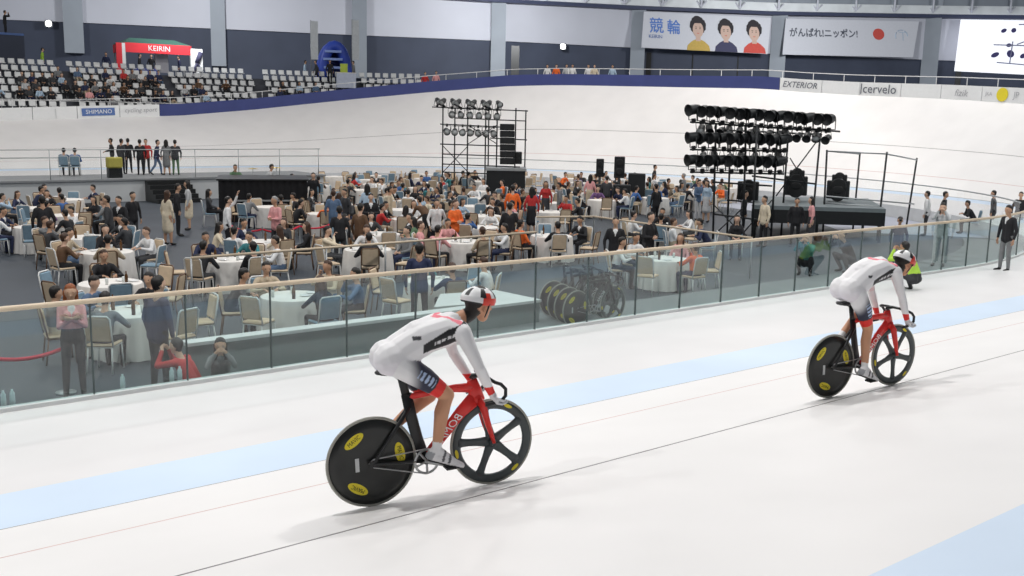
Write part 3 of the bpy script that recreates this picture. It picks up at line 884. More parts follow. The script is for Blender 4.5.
def get_proto(k, fine=False):
    key = (k, fine)
    if key not in PROTO: PROTO[key] = proto(k, .0125 if fine else .0235)
    return PROTO[key]
NPEOPLE = 0
def person(kind, loc, rz, top, bottom, label, hair='black', shirt=None, group='guests in the hall', fine=False, scale=1.0, skin=None, shoe=None):
    global NPEOPLE
    NPEOPLE += 1
    o = link('person', get_proto(kind, fine), None, loc, (0, 0, rz)); o.scale = (scale,)*3
    sk = SKINS[random.randrange(3)] if skin is None else SKINS[skin]
    for i, m_ in enumerate((sk, HAIR[hair], cloth(top), cloth(bottom), shoe or M_SHOEB, cloth(shirt) if shirt else cloth(top))):
        o.material_slots[i].link = 'OBJECT'; o.material_slots[i].material = m_
    return tag(o, label, 'person', group)
def face(loc, spec):
    base = to_cam(loc)
    return base+{'c': 0, 'a': PI, 'l': -PI/2, 'r': PI/2, 'cl': -PI/4, 'cr': PI/4, 'al': -3*PI/4, 'ar': 3*PI/4}[spec]+random.uniform(-.2, .2)
# facing: 'l' = towards the left of the photo

# ------------------------------------------------------------------ banquet furniture
M_CLOTH = mat('tablecloth_white', (.78, .75, .71), .8, 0, .03, 6)
M_BEIGE = mat('chair_pad_beige', (.60, .47, .33), .8, 0, .06, 10)
M_BLUEG = mat('chair_pad_blue_grey', (.20, .30, .38), .8, 0, .08, 10)
M_CFRAME = mat('chair_frame_brown', (.16, .09, .05), .5, .2)
M_CWHITE = mat('chair_frame_white', (.74, .74, .72), .5)
def pleat(i, j): return (0, 0, .0, .035*math.sin(j*PI/2), .055*math.sin(j*PI/2))[i] if i < 5 else 0
def table_meshes():
    mb = MB(); mb.lathe([(.02, .715), (.565, .715), (.595, .725), (.61, .738), (.595, .75), (.02, .75)], 36); top = mb.mesh('tabletop', M_CLOTH)
    mb = MB()
    n = 64; vs = []; fs = []
    prof = [(.612, .742), (.622, .70), (.632, .5), (.65, .25), (.675, .015)]
    for i, (r, z) in enumerate(prof):
        for j in range(n):
            a = 2*PI*j/n; rr = r*(1+(0, .008, .03, .045, .055)[i]*math.sin(j*PI/2*1.0+.4))
            vs.append((rr*math.cos(a), rr*math.sin(a), z))
    for i in range(len(prof)-1):
        for j in range(n): fs.append((i*n+j, (i+1)*n+j, (i+1)*n+(j+1) % n, i*n+(j+1) % n))
    mb.add(vs, fs, 0, True); sk = mb.mesh('tablecloth', M_CLOTH)
    return top, sk
TTOP, TSKIRT = table_meshes()
def chair_parts(arm=False):
    P = {}
    mb = MB(); mb.box((-.215, -.215, .43), (.215, .215, .485), 0, None, .03); P['seat'] = mb
    mb = MB(); m = Matrix.Translation((-.215, 0, .66)) @ Matrix.Rotation(R_(-10), 4, 'Y'); mb.box((-.025, -.20, -.14), (.025, .20, .27), 0, m, .04); P['backrest'] = mb
    L = []
    for s in (1, -1):
        mb = MB(); mb.tube([V(.20, s*.19, .44), V(.225, s*.205, .0)], .014, 6); L.append(mb)
        mb = MB(); mb.tube([V(-.18, s*.19, .44), V(-.24, s*.205, .0)], .014, 6); L.append(mb)
    P['leg'] = L
    mb = MB()
    mb.tube([V(-.19, .215, .43), V(-.235, .215, .66), V(-.275, .212, .90), V(-.283, .17, .945), V(-.283, -.17, .945), V(-.275, -.212, .90), V(-.235, -.215, .66), V(-.19, -.215, .43)], .015, 6)
    mb.tube([V(.20, -.20, .425), V(.20, .20, .425), V(-.19, .20, .425), V(-.19, -.20, .425)], .012, 6, closed=True)
    P['back_frame'] = mb
    return P
CPM = {}
for kind, pad, frm in (('beige', M_BEIGE, M_CFRAME), ('blue', M_BLUEG, M_CWHITE), ('white', M_BEIGE, M_CWHITE)):
    P = chair_parts(); one = MB()
    for k in ('seat', 'backrest'): one.add(P[k].v, P[k].f, 0)
    for q in P['leg']+[P['back_frame']]: one.add(q.v, q.f, 1, True)
    CPM[kind] = dict(one=one.mesh('banquet_chair', [pad, frm]), seat=P['seat'].mesh('seat', pad), backrest=P['backrest'].mesh('backrest', pad),
                     legs=[q.mesh('leg', frm) for q in P['leg']], frame=P['back_frame'].mesh('back_frame', frm))
CNAME = {'beige': 'beige-backed brown-framed', 'blue': 'blue-grey white-framed', 'white': 'beige-padded white-framed'}
def chair(kind, loc, rz, label, parts=False):
    q = CPM[kind]
    if not parts:
        o = link('banquet_chair', q['one'], None, loc, (0, 0, rz)); return tag(o, label, 'chair', 'banquet chairs around the tables')
    t = thing('banquet_chair', label, 'chair', loc, rz, 'banquet chairs around the tables')
    link('seat', q['seat'], t); link('backrest', q['backrest'], t); link('back_frame', q['frame'], t)
    for l in q['legs']: link('leg', l, t)
    return t
def side_name(tc, p):                    # which side of the table, as the photo shows it
    f = Vector((tc[0], tc[1], 0)).normalized(); r = Vector((f.y, -f.x, 0)); d = Vector((p[0]-tc[0], p[1]-tc[1], 0))
    a = math.degrees(math.atan2(d.dot(r), d.dot(f))) % 360
    return ['far', 'far right', 'right', 'near right', 'near', 'near left', 'left', 'far left'][int(((a+22.5) % 360)//45)]

# crockery: one mesh each
M_BEER = mat('bottle_glass_brown', (.10, .045, .015), .2)
M_GL = mat('drink_glass_clear', (.62, .64, .62), .1)
M_PLATE = mat('plate_white', (.80, .80, .79), .25)
M_PET = mat('bottle_plastic_clear', (.70, .76, .80), .15)
mb = MB(); mb.lathe([(.004, 0), (.033, 0), (.034, .15), (.028, .19), (.014, .22), (.013, .27), (.004, .27)], 12); BOT = mb.mesh('beer_bottle', M_BEER)
mb = MB(); mb.lathe([(.004, 0), (.026, 0), (.034, .13), (.031, .13), (.024, .01), (.004, .01)], 12); GLS = mb.mesh('drinking_glass', M_GL)
mb = MB(); mb.lathe([(.004, .0), (.07, .0), (.115, .018), (.112, .022), (.07, .006), (.004, .006)], 20); PLT = mb.mesh('dinner_plate', M_PLATE)
ITEMS = {'beer_bottle': (BOT, 'brown beer bottle', 'bottle', 'beer bottles on the tables'), 'drinking_glass': (GLS, 'clear drinking glass', 'glass', 'glasses on the tables'), 'dinner_plate': (PLT, 'round white plate', 'plate', 'plates on the tables')}

# ------------------------------------------------------------------ the banquet: rows of tables parallel to the fence
ROWS = [17.3, 20.4, 25.2, 28.3, 31.4, 34.5, 37.6, 40.7, 43.8, 46.9, 50.2]
EXPL = {0: [2.4, 5.3, 8.3, 11.6, 18.4, 24.2], 1: [2.9, 5.9, 9.2, 12.9, 16.0, 19.1, 23.9], 2: [3.8, 7.2, 11.2, 14.9, 18.6]}
def blocked(x, y):
    px, py, d = proj((x, y, FLOOR))
    if px < -15 or px > 725: return True
    if x > XC and ((x-XC)/RX)**2+((y-YC)/RF)**2 > .80 or y > YC+19.3: return True
    if 9.0 < x < 15.4 and 26.6 < y < 38.5: return True          # clear floor with the red rope
    if 12 < x < 22 and 36 < y < 48: return True                 # black-draped bandstand
    if x < 26.5 and y > 44.3 or x < 20 and y > 43: return True                           # raised platform
    if x > 26.0 and y < 29.5: return True                       # lighting tower and stage
    if math.hypot(x-32, y-39) < 3.4: return True                # far lighting tower
    return False
TOPS = ['black']*9+['navy']*5+['charcoal']*6+['grey']*3+['white']*6+['cream']*2+['brown']*2+['red', 'orange', 'pink', 'purple', 'blue', 'pale blue', 'denim blue', 'green', 'beige', 'teal']
BOTS = ['black']*5+['charcoal']*4+['navy']*2+['grey', 'beige', 'denim blue']
SITS = ['sit_table', 'sit_lean', 'sit_lap', 'sit_drink', 'lady_sit_table', 'sit_table', 'lady_sit_lap']
TABLES = []
for ri, Y in enumerate(ROWS):
    xs = EXPL.get(ri)
    if xs is None:
        xs = []; x = .19*Y+1.0+(ri % 2)*1.5
        while x < 46: xs.append(x+random.uniform(-.4, .4)); x += 3.25
    xs = [x for x in xs if not blocked(x, Y)]
    for ci, x in enumerate(xs):
        TABLES.append((x, (22.5 if ri == 1 and x > 7 else Y)+random.uniform(-.15, .15), ri+1, ci+1))
SEATED = 0
OBST = [(x, y, .68) for x, y, _, _ in TABLES]
def clear(p, r, reach=1.8):          # nearest free spot on the floor for something of radius r
    p = Vector((p[0], p[1], 0)); f = p.normalized(); s_ = V(f.y, -f.x, 0)
    best = None
    for i in range(-9, 10):
        for j in range(-4, 5):
            q = p+f*(reach*i/9)+s_*(.5*j/4)
            if all((q.x-a)**2+(q.y-b)**2 >= (c+r)**2 for a, b, c in OBST):
                e = abs(i/9*reach)+1.5*abs(j/8)
                if best is None or e < best[0]: best = (e, q)
    q = best[1] if best else p
    OBST.append((q.x, q.y, r)); return q
for (x, y, ri, ci) in TABLES:
    tn = '%s table, %s row from fence' % (ordn(ci), ordn(ri))
    t = thing('round_table', 'round banquet table under white pleated cloth, '+tn, 'table', (x, y, FLOOR), random.uniform(0, 1), 'round banquet tables')
    link('tabletop', TTOP, t); link('tablecloth', TSKIRT, t)
    a0 = random.uniform(0, 2*PI); nch = 6
    dist = math.hypot(x, y)
    for k in range(nch):
        a = a0+2*PI*k/nch+random.uniform(-.04, .04); r = 1.10+random.uniform(-.02, .08)
        p = (x+r*math.cos(a), y+r*math.sin(a), FLOOR); sd = side_name((x, y), p)
        if p[1] < YF+1.7: continue
        ck = random.choice(['beige', 'beige', 'white', 'blue'] if ri > 2 else ['beige', 'beige', 'white', 'white', 'blue'])
        rz = a+PI; OBST.append((p[0], p[1], .34))
        chair(ck, p, rz, '%s chair, %s side of %s' % (CNAME[ck], sd, tn), parts=ri <= 3)
        pr_ = .62 if ri <= 2 else (.80 if x < 16 else .66)
        if random.random() < pr_ and SEATED < 200:
            SEATED += 1
            kd = random.choice(SITS); tp = random.choice(TOPS if not (ri <= 2 and x > 15.5) else ['orange', 'cream', 'white', 'black', 'beige', 'pink']); lady = kd.startswith('lady')
            sh = 'white' if (tp in ('black', 'navy', 'charcoal', 'grey') and random.random() < .6) else None
            q = (p[0]-.06*math.cos(rz), p[1]-.06*math.sin(rz), FLOOR-.03)
            person(kd, q, rz+random.uniform(-.25, .25), tp, random.choice(BOTS), 'seated %s in %s, %s side of %s' % ('lady' if lady else 'man', tp, sd, tn),
                   hair=random.choice(['black', 'black', 'black', 'brown']), shirt=sh, group='guests seated at the tables')
    if ri <= 4:
        used = set()
        for kind_ in ('beer_bottle', 'drinking_glass', 'dinner_plate', 'drinking_glass', 'dinner_plate', 'beer_bottle')[:6 if ri <= 2 else 4]:
            for _ in range(20):
                a = random.uniform(0, 2*PI); r = random.uniform(.22, .45)
                p = (x+r*math.cos(a), y+r*math.sin(a), FLOOR+.751); sd = side_name((x, y), p)
                if (kind_, sd) in used or any(math.hypot(p[0]-u[0], p[1]-u[1]) < .19 for u in [w for w in used if isinstance(w[0], float)]): continue
                used.add((kind_, sd)); used.add((p[0], p[1]))
                me_, nm, ct, gp = ITEMS[kind_]
                tag(link(kind_, me_, None, p, (0, 0, 0)), '%s, %s side of %s' % (nm, sd, tn), ct, gp)
                break
print('TABLES', len(TABLES), 'SEATED', SEATED)
# ------------------------------------------------------------------ people the photo shows one by one
def drop(v): return (v.x, v.y, FLOOR)
def stand(px, fy, kind, fc, top, bottom, label, z=FLOOR, **kw):
    p = at_z(px, fy, z); p = (p.x, p.y, z)
    if z == FLOOR and fy < 300:
        q = clear(p, .27 if 'sit' not in kind else .5); p = (q.x, q.y, z)
    rz = face(p, fc)
    if '_sit' in kind or kind.startswith('sit'): chair('blue', p, rz, 'blue-grey chair under the '+' '.join(label.split()[:9]))
    return person(kind, p, rz, top, bottom, label, **kw)
G1 = 'guests standing among the tables'
# close behind the glass
stand(76, 396, 'lady_cross', 'c', 'pink', 'charcoal', 'auburn-haired woman in pink patterned top standing behind the glass at far left', hair='reddish', fine=True, scale=.97, group=G1, shirt='white')
stand(160, 392, 'stand', 'ar', 'navy', 'black', 'man in navy suit standing just behind the glass, seen from behind', fine=True, group=G1, scale=1.02)
person('crouch_cam', drop(at_depth(189, 380, 14.15)), 2.2, 'red', 'charcoal', 'person in red top crouching behind the glass beside the parapet end', fine=True, group='crouching photographers', scale=.92)
person('lady_crouch_cam', drop(at_depth(221, 380, 14.45)), to_cam((5, 13.6)), 'grey', 'charcoal', 'black-haired photographer crouching behind the glass with hands at face', fine=True, group='crouching photographers', scale=.92)
stand(419, 330, 'stand', 'a', 'navy', 'charcoal', 'man in navy jacket standing behind the glass left of the nearer cyclist', fine=True, group=G1)
# standing among the tables
LST = [
 (46, 262, 'suit', 'a', 'black', 'charcoal', 'tall man in black suit standing with his back turned at far left', {}),
 (97, 262, 'stand', 'l', 'charcoal', 'black', 'man in charcoal suit standing beside beige chairs, left of the suited pair', {}),
 (122, 255, 'clasp', 'cl', 'black', 'black', 'man in black suit standing upright on open floor at left', {'shirt': 'white'}),
 (134, 246, 'suit', 'cr', 'black', 'charcoal', 'second black-suited man standing right behind the first at left', {}),
 (168, 245, 'lady_stand', 'ar', 'cream', 'cream', 'woman in cream dress walking across the open floor', {'hair': 'brown'}),
 (178, 236, 'suit', 'r', 'black', 'black', 'man in black between two women in cream on the open floor', {}),
 (190, 230, 'lady_stand', 'l', 'pale grey', 'cream', 'woman in grey top and cream skirt on open floor', {}),
 (210, 226, 'lady_sit_lap', 'r', 'charcoal', 'black', 'dark-clad woman beside white table left of the bandstand', {}),
 (228, 256, 'raise', 'r', 'white', 'black', 'man in white shirt raising one arm before the red rope', {}),
 (277, 256, 'clasp', 'cl', 'pink', 'charcoal', 'man in pale pink shirt standing by the red rope', {'hair': 'grey'}),
 (330, 240, 'suit', 'a', 'denim blue', 'denim blue', 'man in denim blue standing right of the bandstand', {'hair': 'brown'}),
 (342, 238, 'stand', 'cl', 'charcoal', 'black', 'man in charcoal coat beside the man in denim', {}),
 (353, 234, 'lady_stand', 'a', 'pale blue', 'charcoal', 'woman in pale blue top behind the man in charcoal coat', {}),
 (371, 246, 'clasp', 'c', 'black', 'black', 'man in black suit and white shirt facing the camera at centre left', {'shirt': 'white'}),
 (389, 240, 'stand', 'r', 'beige', 'charcoal', 'person in beige jacket standing among the centre tables', {}),
 (415, 243, 'bend', 'al', 'brown', 'black', 'man in brown jacket bending over at the centre tables', {}),
 (340, 268, 'suit', 'a', 'black', 'charcoal', 'dark-haired man in black standing behind the tunnel balustrade', {}),
 (360, 266, 'stand', 'ar', 'brown', 'charcoal', 'person in dark brown behind the tunnel balustrade', {}),
 (436, 252, 'walk', 'c', 'white', 'black', 'waiter in white shirt walking between centre tables', {}),
 (454, 258, 'clasp', 'cr', 'orange', 'charcoal', 'person in orange top standing left of the man with dark jacket', {'hair': 'brown'}),
 (512, 233, 'stand', 'a', 'orange', 'black', 'man in bright orange shirt standing at centre, the most vivid one', {}),
 (524, 234, 'lady_stand', 'a', 'red', 'black', 'woman in red top directly right of the bright orange shirt', {}),
 (513, 262, 'suit', 'a', 'black', 'black', 'broad man in black standing in front of the bright orange shirt', {}),
 (545, 224, 'lady_stand', 'c', 'red', 'charcoal', 'woman in red standing right of centre before grey chairs', {'hair': 'brown'}),
 (556, 222, 'stand', 'l', 'grey', 'black', 'man in grey standing right beside the woman in red', {}),
 (592, 214, 'lady_stand', 'a', 'pink', 'beige', 'woman in pink top and beige skirt right of centre', {}),
 (603, 214, 'suit', 'a', 'charcoal', 'charcoal', 'man in charcoal suit beside the woman in pink', {}),
 (628, 286, 'suit', 'c', 'black', 'black', 'black-haired man in black suit standing behind fence at centre right', {'shirt': 'white'}),
 (642, 282, 'clasp', 'cr', 'black', 'charcoal', 'second man in black close beside the suited man behind fence', {}),
 (655, 226, 'suit', 'al', 'black', 'black', 'dark figure standing before the cream tables right of centre', {}),
 (653, 197, 'suit', 'r', 'black', 'black', 'man in black standing on open floor in front of far banking', {}),
 (683, 209, 'stand', 'l', 'grey', 'navy', 'slim man in grey shirt and navy trousers left of lighting tower', {'hair': 'grey'}),
 (697, 220, 'clasp', 'cr', 'denim blue', 'pale grey', 'man in denim jacket standing beside the big lighting tower', {}),
 (706, 222, 'lady_stand', 'cl', 'pale blue', 'pale grey', 'woman in pale blue next to the big lighting tower', {}),
 (672, 262, 'sit_lap', 'r', 'white', 'beige', 'seated person in white shirt behind fence left of lighting tower', {'hair': 'brown'}),
 (694, 262, 'sit_lean', 'l', 'navy', 'charcoal', 'seated person in navy jacket behind fence below the lighting tower', {}),
 (742, 236, 'suit', 'r', 'charcoal', 'black', 'man in charcoal at the foot of the big lighting tower', {}),
 (763, 247, 'stand', 'cl', 'cream', 'black', 'person in cream top in front of the stage deck', {}),
 (794, 247, 'suit', 'c', 'black', 'black', 'man in black in front of the stage deck', {}),
 (806, 247, 'lady_stand', 'l', 'pink', 'charcoal', 'woman in pink in front of the right half of stage deck', {}),
 (735, 258, 'lady_sit_lap', 'c', 'black', 'charcoal', 'seated woman in black behind the fence under the lighting tower', {}),
]
for (px, fy, kd, fc, tp, bt, lb, kw) in LST: stand(px, fy, kd, fc, tp, bt, lb, group=G1, scale=random.uniform(.97, 1.04), **kw)
# platform at left
PLT_Z = .5
for (px, fy, kd, fc, tp, bt, lb) in [
 (113, 173, 'rail', 'l', 'black', 'charcoal', 'leftmost of the trio in dark clothes on the raised platform'),
 (122, 174, 'stand', 'ar', 'charcoal', 'black', 'middle man in charcoal of the trio on the raised platform'),
 (129, 173, 'suit', 'a', 'black', 'black', 'tallest man in black of the trio on the raised platform'),
 (141, 175, 'suit', 'a', 'black', 'black', 'man in black left of the red top on the raised platform'),
 (147, 174, 'stand', 'c', 'red', 'charcoal', 'person in red top on the raised platform'),
 (157, 175, 'walk', 'r', 'navy', 'denim blue', 'man in navy and jeans right of the red top on platform'),
 (167, 175, 'lady_stand', 'a', 'grey', 'grey', 'woman in grey on the raised platform'),
 (176, 175, 'stand', 'a', 'charcoal', 'green', 'last person at right of the raised platform group, in charcoal')]:
    stand(px, fy, kd, fc, tp, bt, lb, z=PLT_Z, group='people on the raised platform')
for (px, fy, kd, fc, tp, bt, lb) in [
 (65, 176, 'sit_lap', 'a', 'denim blue', 'charcoal', 'left one of two people in blue sitting behind the platform railing'),
 (76, 176, 'sit_lap', 'a', 'blue', 'charcoal', 'right one of two people in blue sitting behind the platform railing')]:
    stand(px, fy, kd, fc, tp, bt, lb, z=PLT_Z, group='people on the raised platform')
# photographers at the right
stand(1004, 271, 'suit', 'cl', 'black', 'grey', 'man in black jacket and grey trousers standing on the track at far right', fine=True, shirt='white', z=.02, group='people beside the track', scale=.97)
stand(909, 292, 'crouch_cam', 'al', 'lime green', 'charcoal', 'photographer in lime green bib crouching on the track edge', fine=True, z=.03, group='crouching photographers')
stand(805, 275, 'crouch_cam', 'c', 'teal', 'black', 'photographer in teal and black crouching behind fence left of far cyclist', fine=True, z=-.15, group='crouching photographers')
stand(846, 272, 'crouch_cam', 'cl', 'black', 'charcoal', 'photographer in black crouching behind glass just left of far cyclist', fine=True, z=-.15, group='crouching photographers')
stand(896, 268, 'cap_stand', 'c', 'navy', 'charcoal', 'person with navy cap standing behind the far cyclist', fine=True, z=-.15, group='people beside the track', scale=.8)
stand(938, 266, 'cam', 'c', 'pale grey', 'pale grey', 'photographer in pale grey standing behind the glass at right', fine=True, z=-.15, group='people beside the track')
for (px, fy, kd, fc, tp, bt, lb) in [
 (925, 236, 'suit', 'l', 'white', 'charcoal', 'person in white shirt beyond the fence, left of the dark pair'),
 (937, 236, 'stand', 'r', 'black', 'black', 'person in black beyond the fence at right, next to the white shirt'),
 (972, 234, 'sit_lean', 'l', 'black', 'black', 'dark person sitting low beyond the fence at right'),
 (991, 234, 'stand', 'l', 'charcoal', 'black', 'dark standing person beyond the fence, left of the man on the track'),
 (1017, 236, 'suit', 'c', 'black', 'charcoal', 'dark person beyond the fence at the right picture edge')]:
    stand(px, fy, kd, fc, tp, bt, lb, group='people beside the track')
print('PEOPLE', NPEOPLE)
# ------------------------------------------------------------------ outer edge of the far banking, found by the direction it is seen in
EDGE = []
for kind, q in [('t', a*1.0) for a in range(-50, 91)]+[('o', XC-.5*i) for i in range(1, 60)]:
    o, n, do, zo = station(kind, q); p = o+n*do; p.z = zo
    EDGE.append((proj(p)[0], p, n))
def edge_px(px):
    for (a, p, n), (b, q, m_) in zip(EDGE, EDGE[1:]):
        if (a-px)*(b-px) <= 0:
            t = (px-a)/(b-a); return p.lerp(q, t), n.lerp(m_, t).normalized()
    return EDGE[-1][1], EDGE[-1][2]
def run_px(p0, p1, step=12):
    k = max(1, int(abs(p1-p0)/step)); return [edge_px(p0+(p1-p0)*i/k) for i in range(k+1)]
def ribbon(mb, run, off0, off1, dz0, dz1, mi=0):
    """closed wall following the edge: off = outward offsets, dz = heights over the edge"""
    n = len(run); vs = []
    for p, nn in run:
        for o_, z_ in ((off0, dz0), (off1, dz0), (off1, dz1), (off0, dz1)): vs.append(p+nn*o_+V(0, 0, z_))
    fs = []
    for i in range(n-1):
        for j in range(4): fs.append((i*4+j, i*4+(j+1) % 4, i*4+4+(j+1) % 4, i*4+4+j))
    fs += [(3, 2, 1, 0), tuple((n-1)*4+j for j in range(4))]
    mb.add(vs, fs, mi)
M_BW = mat('board_white', (.80, .81, .81), .5, 0, .02)
M_BTXT = mat('board_print_dark', (.10, .11, .14), .6, 0, 0)
M_BGREY = mat('board_print_grey', (.42, .42, .44), .6, 0, 0)
M_BBLUE = mat('board_print_blue', (.10, .18, .42), .6, 0, 0)
HB = .78
def board(p0, p1, m_, label, words=(), cat='board'):
    o = thing('advert_board', label, cat, (0, 0, 0), 0, 'advertising boards around the far banking')
    mb = MB(); ribbon(mb, run_px(p0, p1), .0, .06, 0.0, HB); mb.build('panel', m_, o)
    for body, a, b, h, mt_, kind in words:
        P0, n0 = edge_px(a); P1, n1 = edge_px(b)
        mb = MB(); ex = (P1-P0); L = ex.length; c = (P0+P1)/2-(n0+n1).normalized()*.03+V(0, 0, HB*h)
        m_x = frame_mtx(c, ex, V(0, 0, 1))
        if kind == 'plate': mb.box((-L/2, -.24, 0), (L/2, .24, .01), 0, m_x)
        elif kind == 'disc': mb.prism([(.36*math.cos(k*PI/8), .36*math.sin(k*PI/8)) for k in range(16)], 0, .012, 0, m_x)
        elif kind == 'bar': mb.box((-.03, -.3, 0), (.03, .3, .01), 0, m_x)
        else:
            vs, fs = text_geo(body, .5, shear=.2 if kind == 'it' else 0); vs = fit_text(vs, L)
            mb.add([(v[0], v[1], .02) for v in vs], fs, 0, False, m_x)
        mb.build('lettering' if kind in ('', 'it') else 'printed_plate', mt_, o)
board(-8, 32.6, M_BW, 'white advertising board at the far left end of the far banking')
board(33.2, 77.2, M_BW, 'blank white advertising board, second from left on the far banking', [('', 55, 57, .45, M_CONC, 'bar')])
board(77.8, 119.8, M_BW, 'white advertising board bearing a blue plate with white lettering', [('', 82, 115, .5, M_BBLUE, 'plate'), ('SHIMANO', 86, 112, .5, M_BW, '')])
board(120.4, 159.6, M_BW, 'white advertising board with fine grey script beside the blue board', [('cycling sport', 125, 157, .55, M_BGREY, 'it')])
board(160, 779, M_NAVYBOARD, 'long plain dark blue board running around the top of the far banking')
board(779.6, 821, M_BW, 'white advertising board with slanted capitals, right of the blue board', [('EXTERIOR', 783, 817, .5, M_BTXT, 'it')])
board(821.6, 859, M_BW, 'blank white advertising board between the two lettered boards')
board(859.6, 900, M_BW, 'white advertising board with black lowercase lettering between two thin bars', [('cervelo', 863, 896, .5, M_BTXT, ''), ('', 860.5, 861.5, .5, M_BTXT, 'bar')])
board(900.6, 940, M_BW, 'blank white advertising board right of the black lowercase lettering')
board(940.6, 981, M_BW, 'white advertising board with pale grey script under the screen', [('fizik', 955, 968, .45, M_BGREY, 'it')])
board(981.6, 1030, M_BW, 'white advertising board with yellow disc under the screen', [('', 996, 1008, .5, M_YEL, 'disc'), ('JKA', 985, 992, .5, M_BGREY, ''), ('JP', 1013, 1019, .5, M_BGREY, '')])
rl = thing('board_handrail', 'thin pale handrail on posts above the boards of the far banking', 'handrail')
run = run_px(-8, 1030, 10)
mb = MB(); mb.tube([p+n*.5+V(0, 0, HB+.42) for p, n in run], .028, 6); mb.build('rail', M_WHITE, rl)
for p, n in run[::3]:
    mb = MB(); q = p+n*.5; mb.tube([q+V(0, 0, 0), q+V(0, 0, HB+.42)], .022, 5); mb.build('post', M_WHITE, rl)

# walkway behind the boards, terrace of the stand, concourse
M_DARKC = mat('stand_concrete_dark', (.075, .08, .095), .85, 0, .15, 1.5)
mb = MB(); ribbon(mb, run_px(-20, 1035), .06, 2.2, -.6, -.02); struct(mb.build('floor_walkway', M_DARKC))
def stand_pt(px, off, z):
    p, n = edge_px(px); q = p+n*off; return V(q.x, q.y, z)
ROW_Z = lambda k: 3.35+.47*k
ROW_O = lambda k: 1.5+.85*k
mb = MB(); cols = [-25+10*i for i in range(54)]
for k in range(7):
    vs = []; fs = []
    for px in cols:
        z = ROW_Z(k); vs += [stand_pt(px, ROW_O(k)-.45, 2.2), stand_pt(px, ROW_O(k)-.45, z), stand_pt(px, ROW_O(k)+(.45 if k < 6 else .6), z)]
    for i in range(len(cols)-1):
        for j in (0, 1): fs.append((i*3+j, i*3+3+j, i*3+4+j, i*3+1+j))
    mb.add(vs, fs)
struct(mb.build('floor_stand_terrace', M_DARKC))
CZ = ROW_Z(6)-.15
mb = MB(); vs = []
for px in cols:
    p, n = edge_px(px)
    for o_, z_ in ((ROW_O(6)+.6, CZ-.4), (16, CZ-.4), (16, CZ), (ROW_O(6)+.6, CZ)): vs.append((p.x+n.x*o_, p.y+n.y*o_, z_))
mb.add(vs, [(i*4+j, i*4+(j+1) % 4, i*4+4+(j+1) % 4, i*4+4+j) for i in range(len(cols)-1) for j in range(4)])
struct(mb.build('floor_concourse', M_DARKC))
# seats
M_SEATW = mat('stand_seat_white', (.74, .75, .75), .45, 0, .03)
mb = MB(); mb.box((-.20, -.205, .36), (.18, .205, .41), 0, None, .03)
mb.box((-.03, -.205, 0), (.03, .205, .33), 0, Matrix.Translation((-.20, 0, .41)) @ Matrix.Rotation(R_(-14), 4, 'Y'), .025)
mb.box((-.06, -.03, 0), (.03, .03, .37), 0)
SEAT = mb.mesh('stadium_chair', M_SEATW)
AISLE = [(57, 65), (160, 168), (248, 259), (346, 356)]
BLK = ['far left block', 'block under the red booth', 'block between the two booths', 'block left of blue arch', 'block right of blue arch']
NSEAT = 0; NSPEC = 0
rs = random.Random(11)
for k in range(7):
    seats = []
    # walk along the row at its own radius
    last = None; px = -14.0
    while px < 470:
        p, n = edge_px(px); q = p+n*ROW_O(k); q.z = ROW_Z(k)
        if last is None or (q-last).length >= .60:
            last = q; seats.append((px, q.copy(), n.copy()))
        px += .5
    cnt = {}
    for px, q, n in seats:
        ax_ = proj(q)[0]-(6-k)*2.6
        if any(a <= ax_ <= b for a, b in AISLE): continue
        bi = sum(1 for a, b in AISLE if ax_ > b)
        cnt[bi] = cnt.get(bi, 0)+1
        sx, sy, d = proj(q+V(0, 0, .75)); ep, en = edge_px(sx)
        if sx < -3 or sx > 423: continue
        if sy > proj(ep+V(0, 0, HB))[1]-1: continue
        rz = math.atan2(-n.y, -n.x)
        dens = .10
        if bi == 0: dens = .60 if 1 <= k <= 3 else .12
        if bi == 1: dens = .62 if 1 <= k <= 5 else .30
        if bi == 2: dens = .62 if 2 <= k <= 5 and px < 225 else .10
        if bi == 3: dens = .40 if 2 <= k <= 5 else .15
        nm = '%s row up, %s from left in %s' % (ordn(k+1), ordn(cnt[bi]), BLK[bi])
        if NSEAT < 300:
            NSEAT += 1
            tag(link('stadium_chair', SEAT, None, q, (0, 0, rz)), 'white seat, '+nm, 'seat', 'white seats of the far stand')
        if rs.random() < dens and NSPEC < 46+8:
            NSPEC += 1
            tp = rs.choice(['black']*4+['charcoal']*3+['navy']*2+['grey', 'grey', 'white', 'pale grey', 'red', 'pale blue', 'brown', 'denim blue', 'pink'])
            person(rs.choice(['sit_lap', 'lady_sit_lap', 'sit_lean']), q+V(-n.x*-.0, -n.y*-.0, -.10), rz, tp, rs.choice(BOTS), 'spectator in %s, %s' % (tp, nm), group='spectators in the far stand')
print('SEATS', NSEAT, 'SPECT', NSPEC)
rl2 = thing('stand_handrail', 'pale handrail in front of the lowest seats of the stand', 'handrail')
mb = MB(); mb.tube([stand_pt(px, .7, 4.12) for px in range(-10, 300, 8)], .03, 5); mb.build('rail', M_WHITE, rl2)
for px in range(-8, 300, 24):
    mb = MB(); q = stand_pt(px, .7, 4.12); mb.tube([q, V(q.x, q.y, 2.4)], .025, 5); mb.build('post', M_WHITE, rl2)

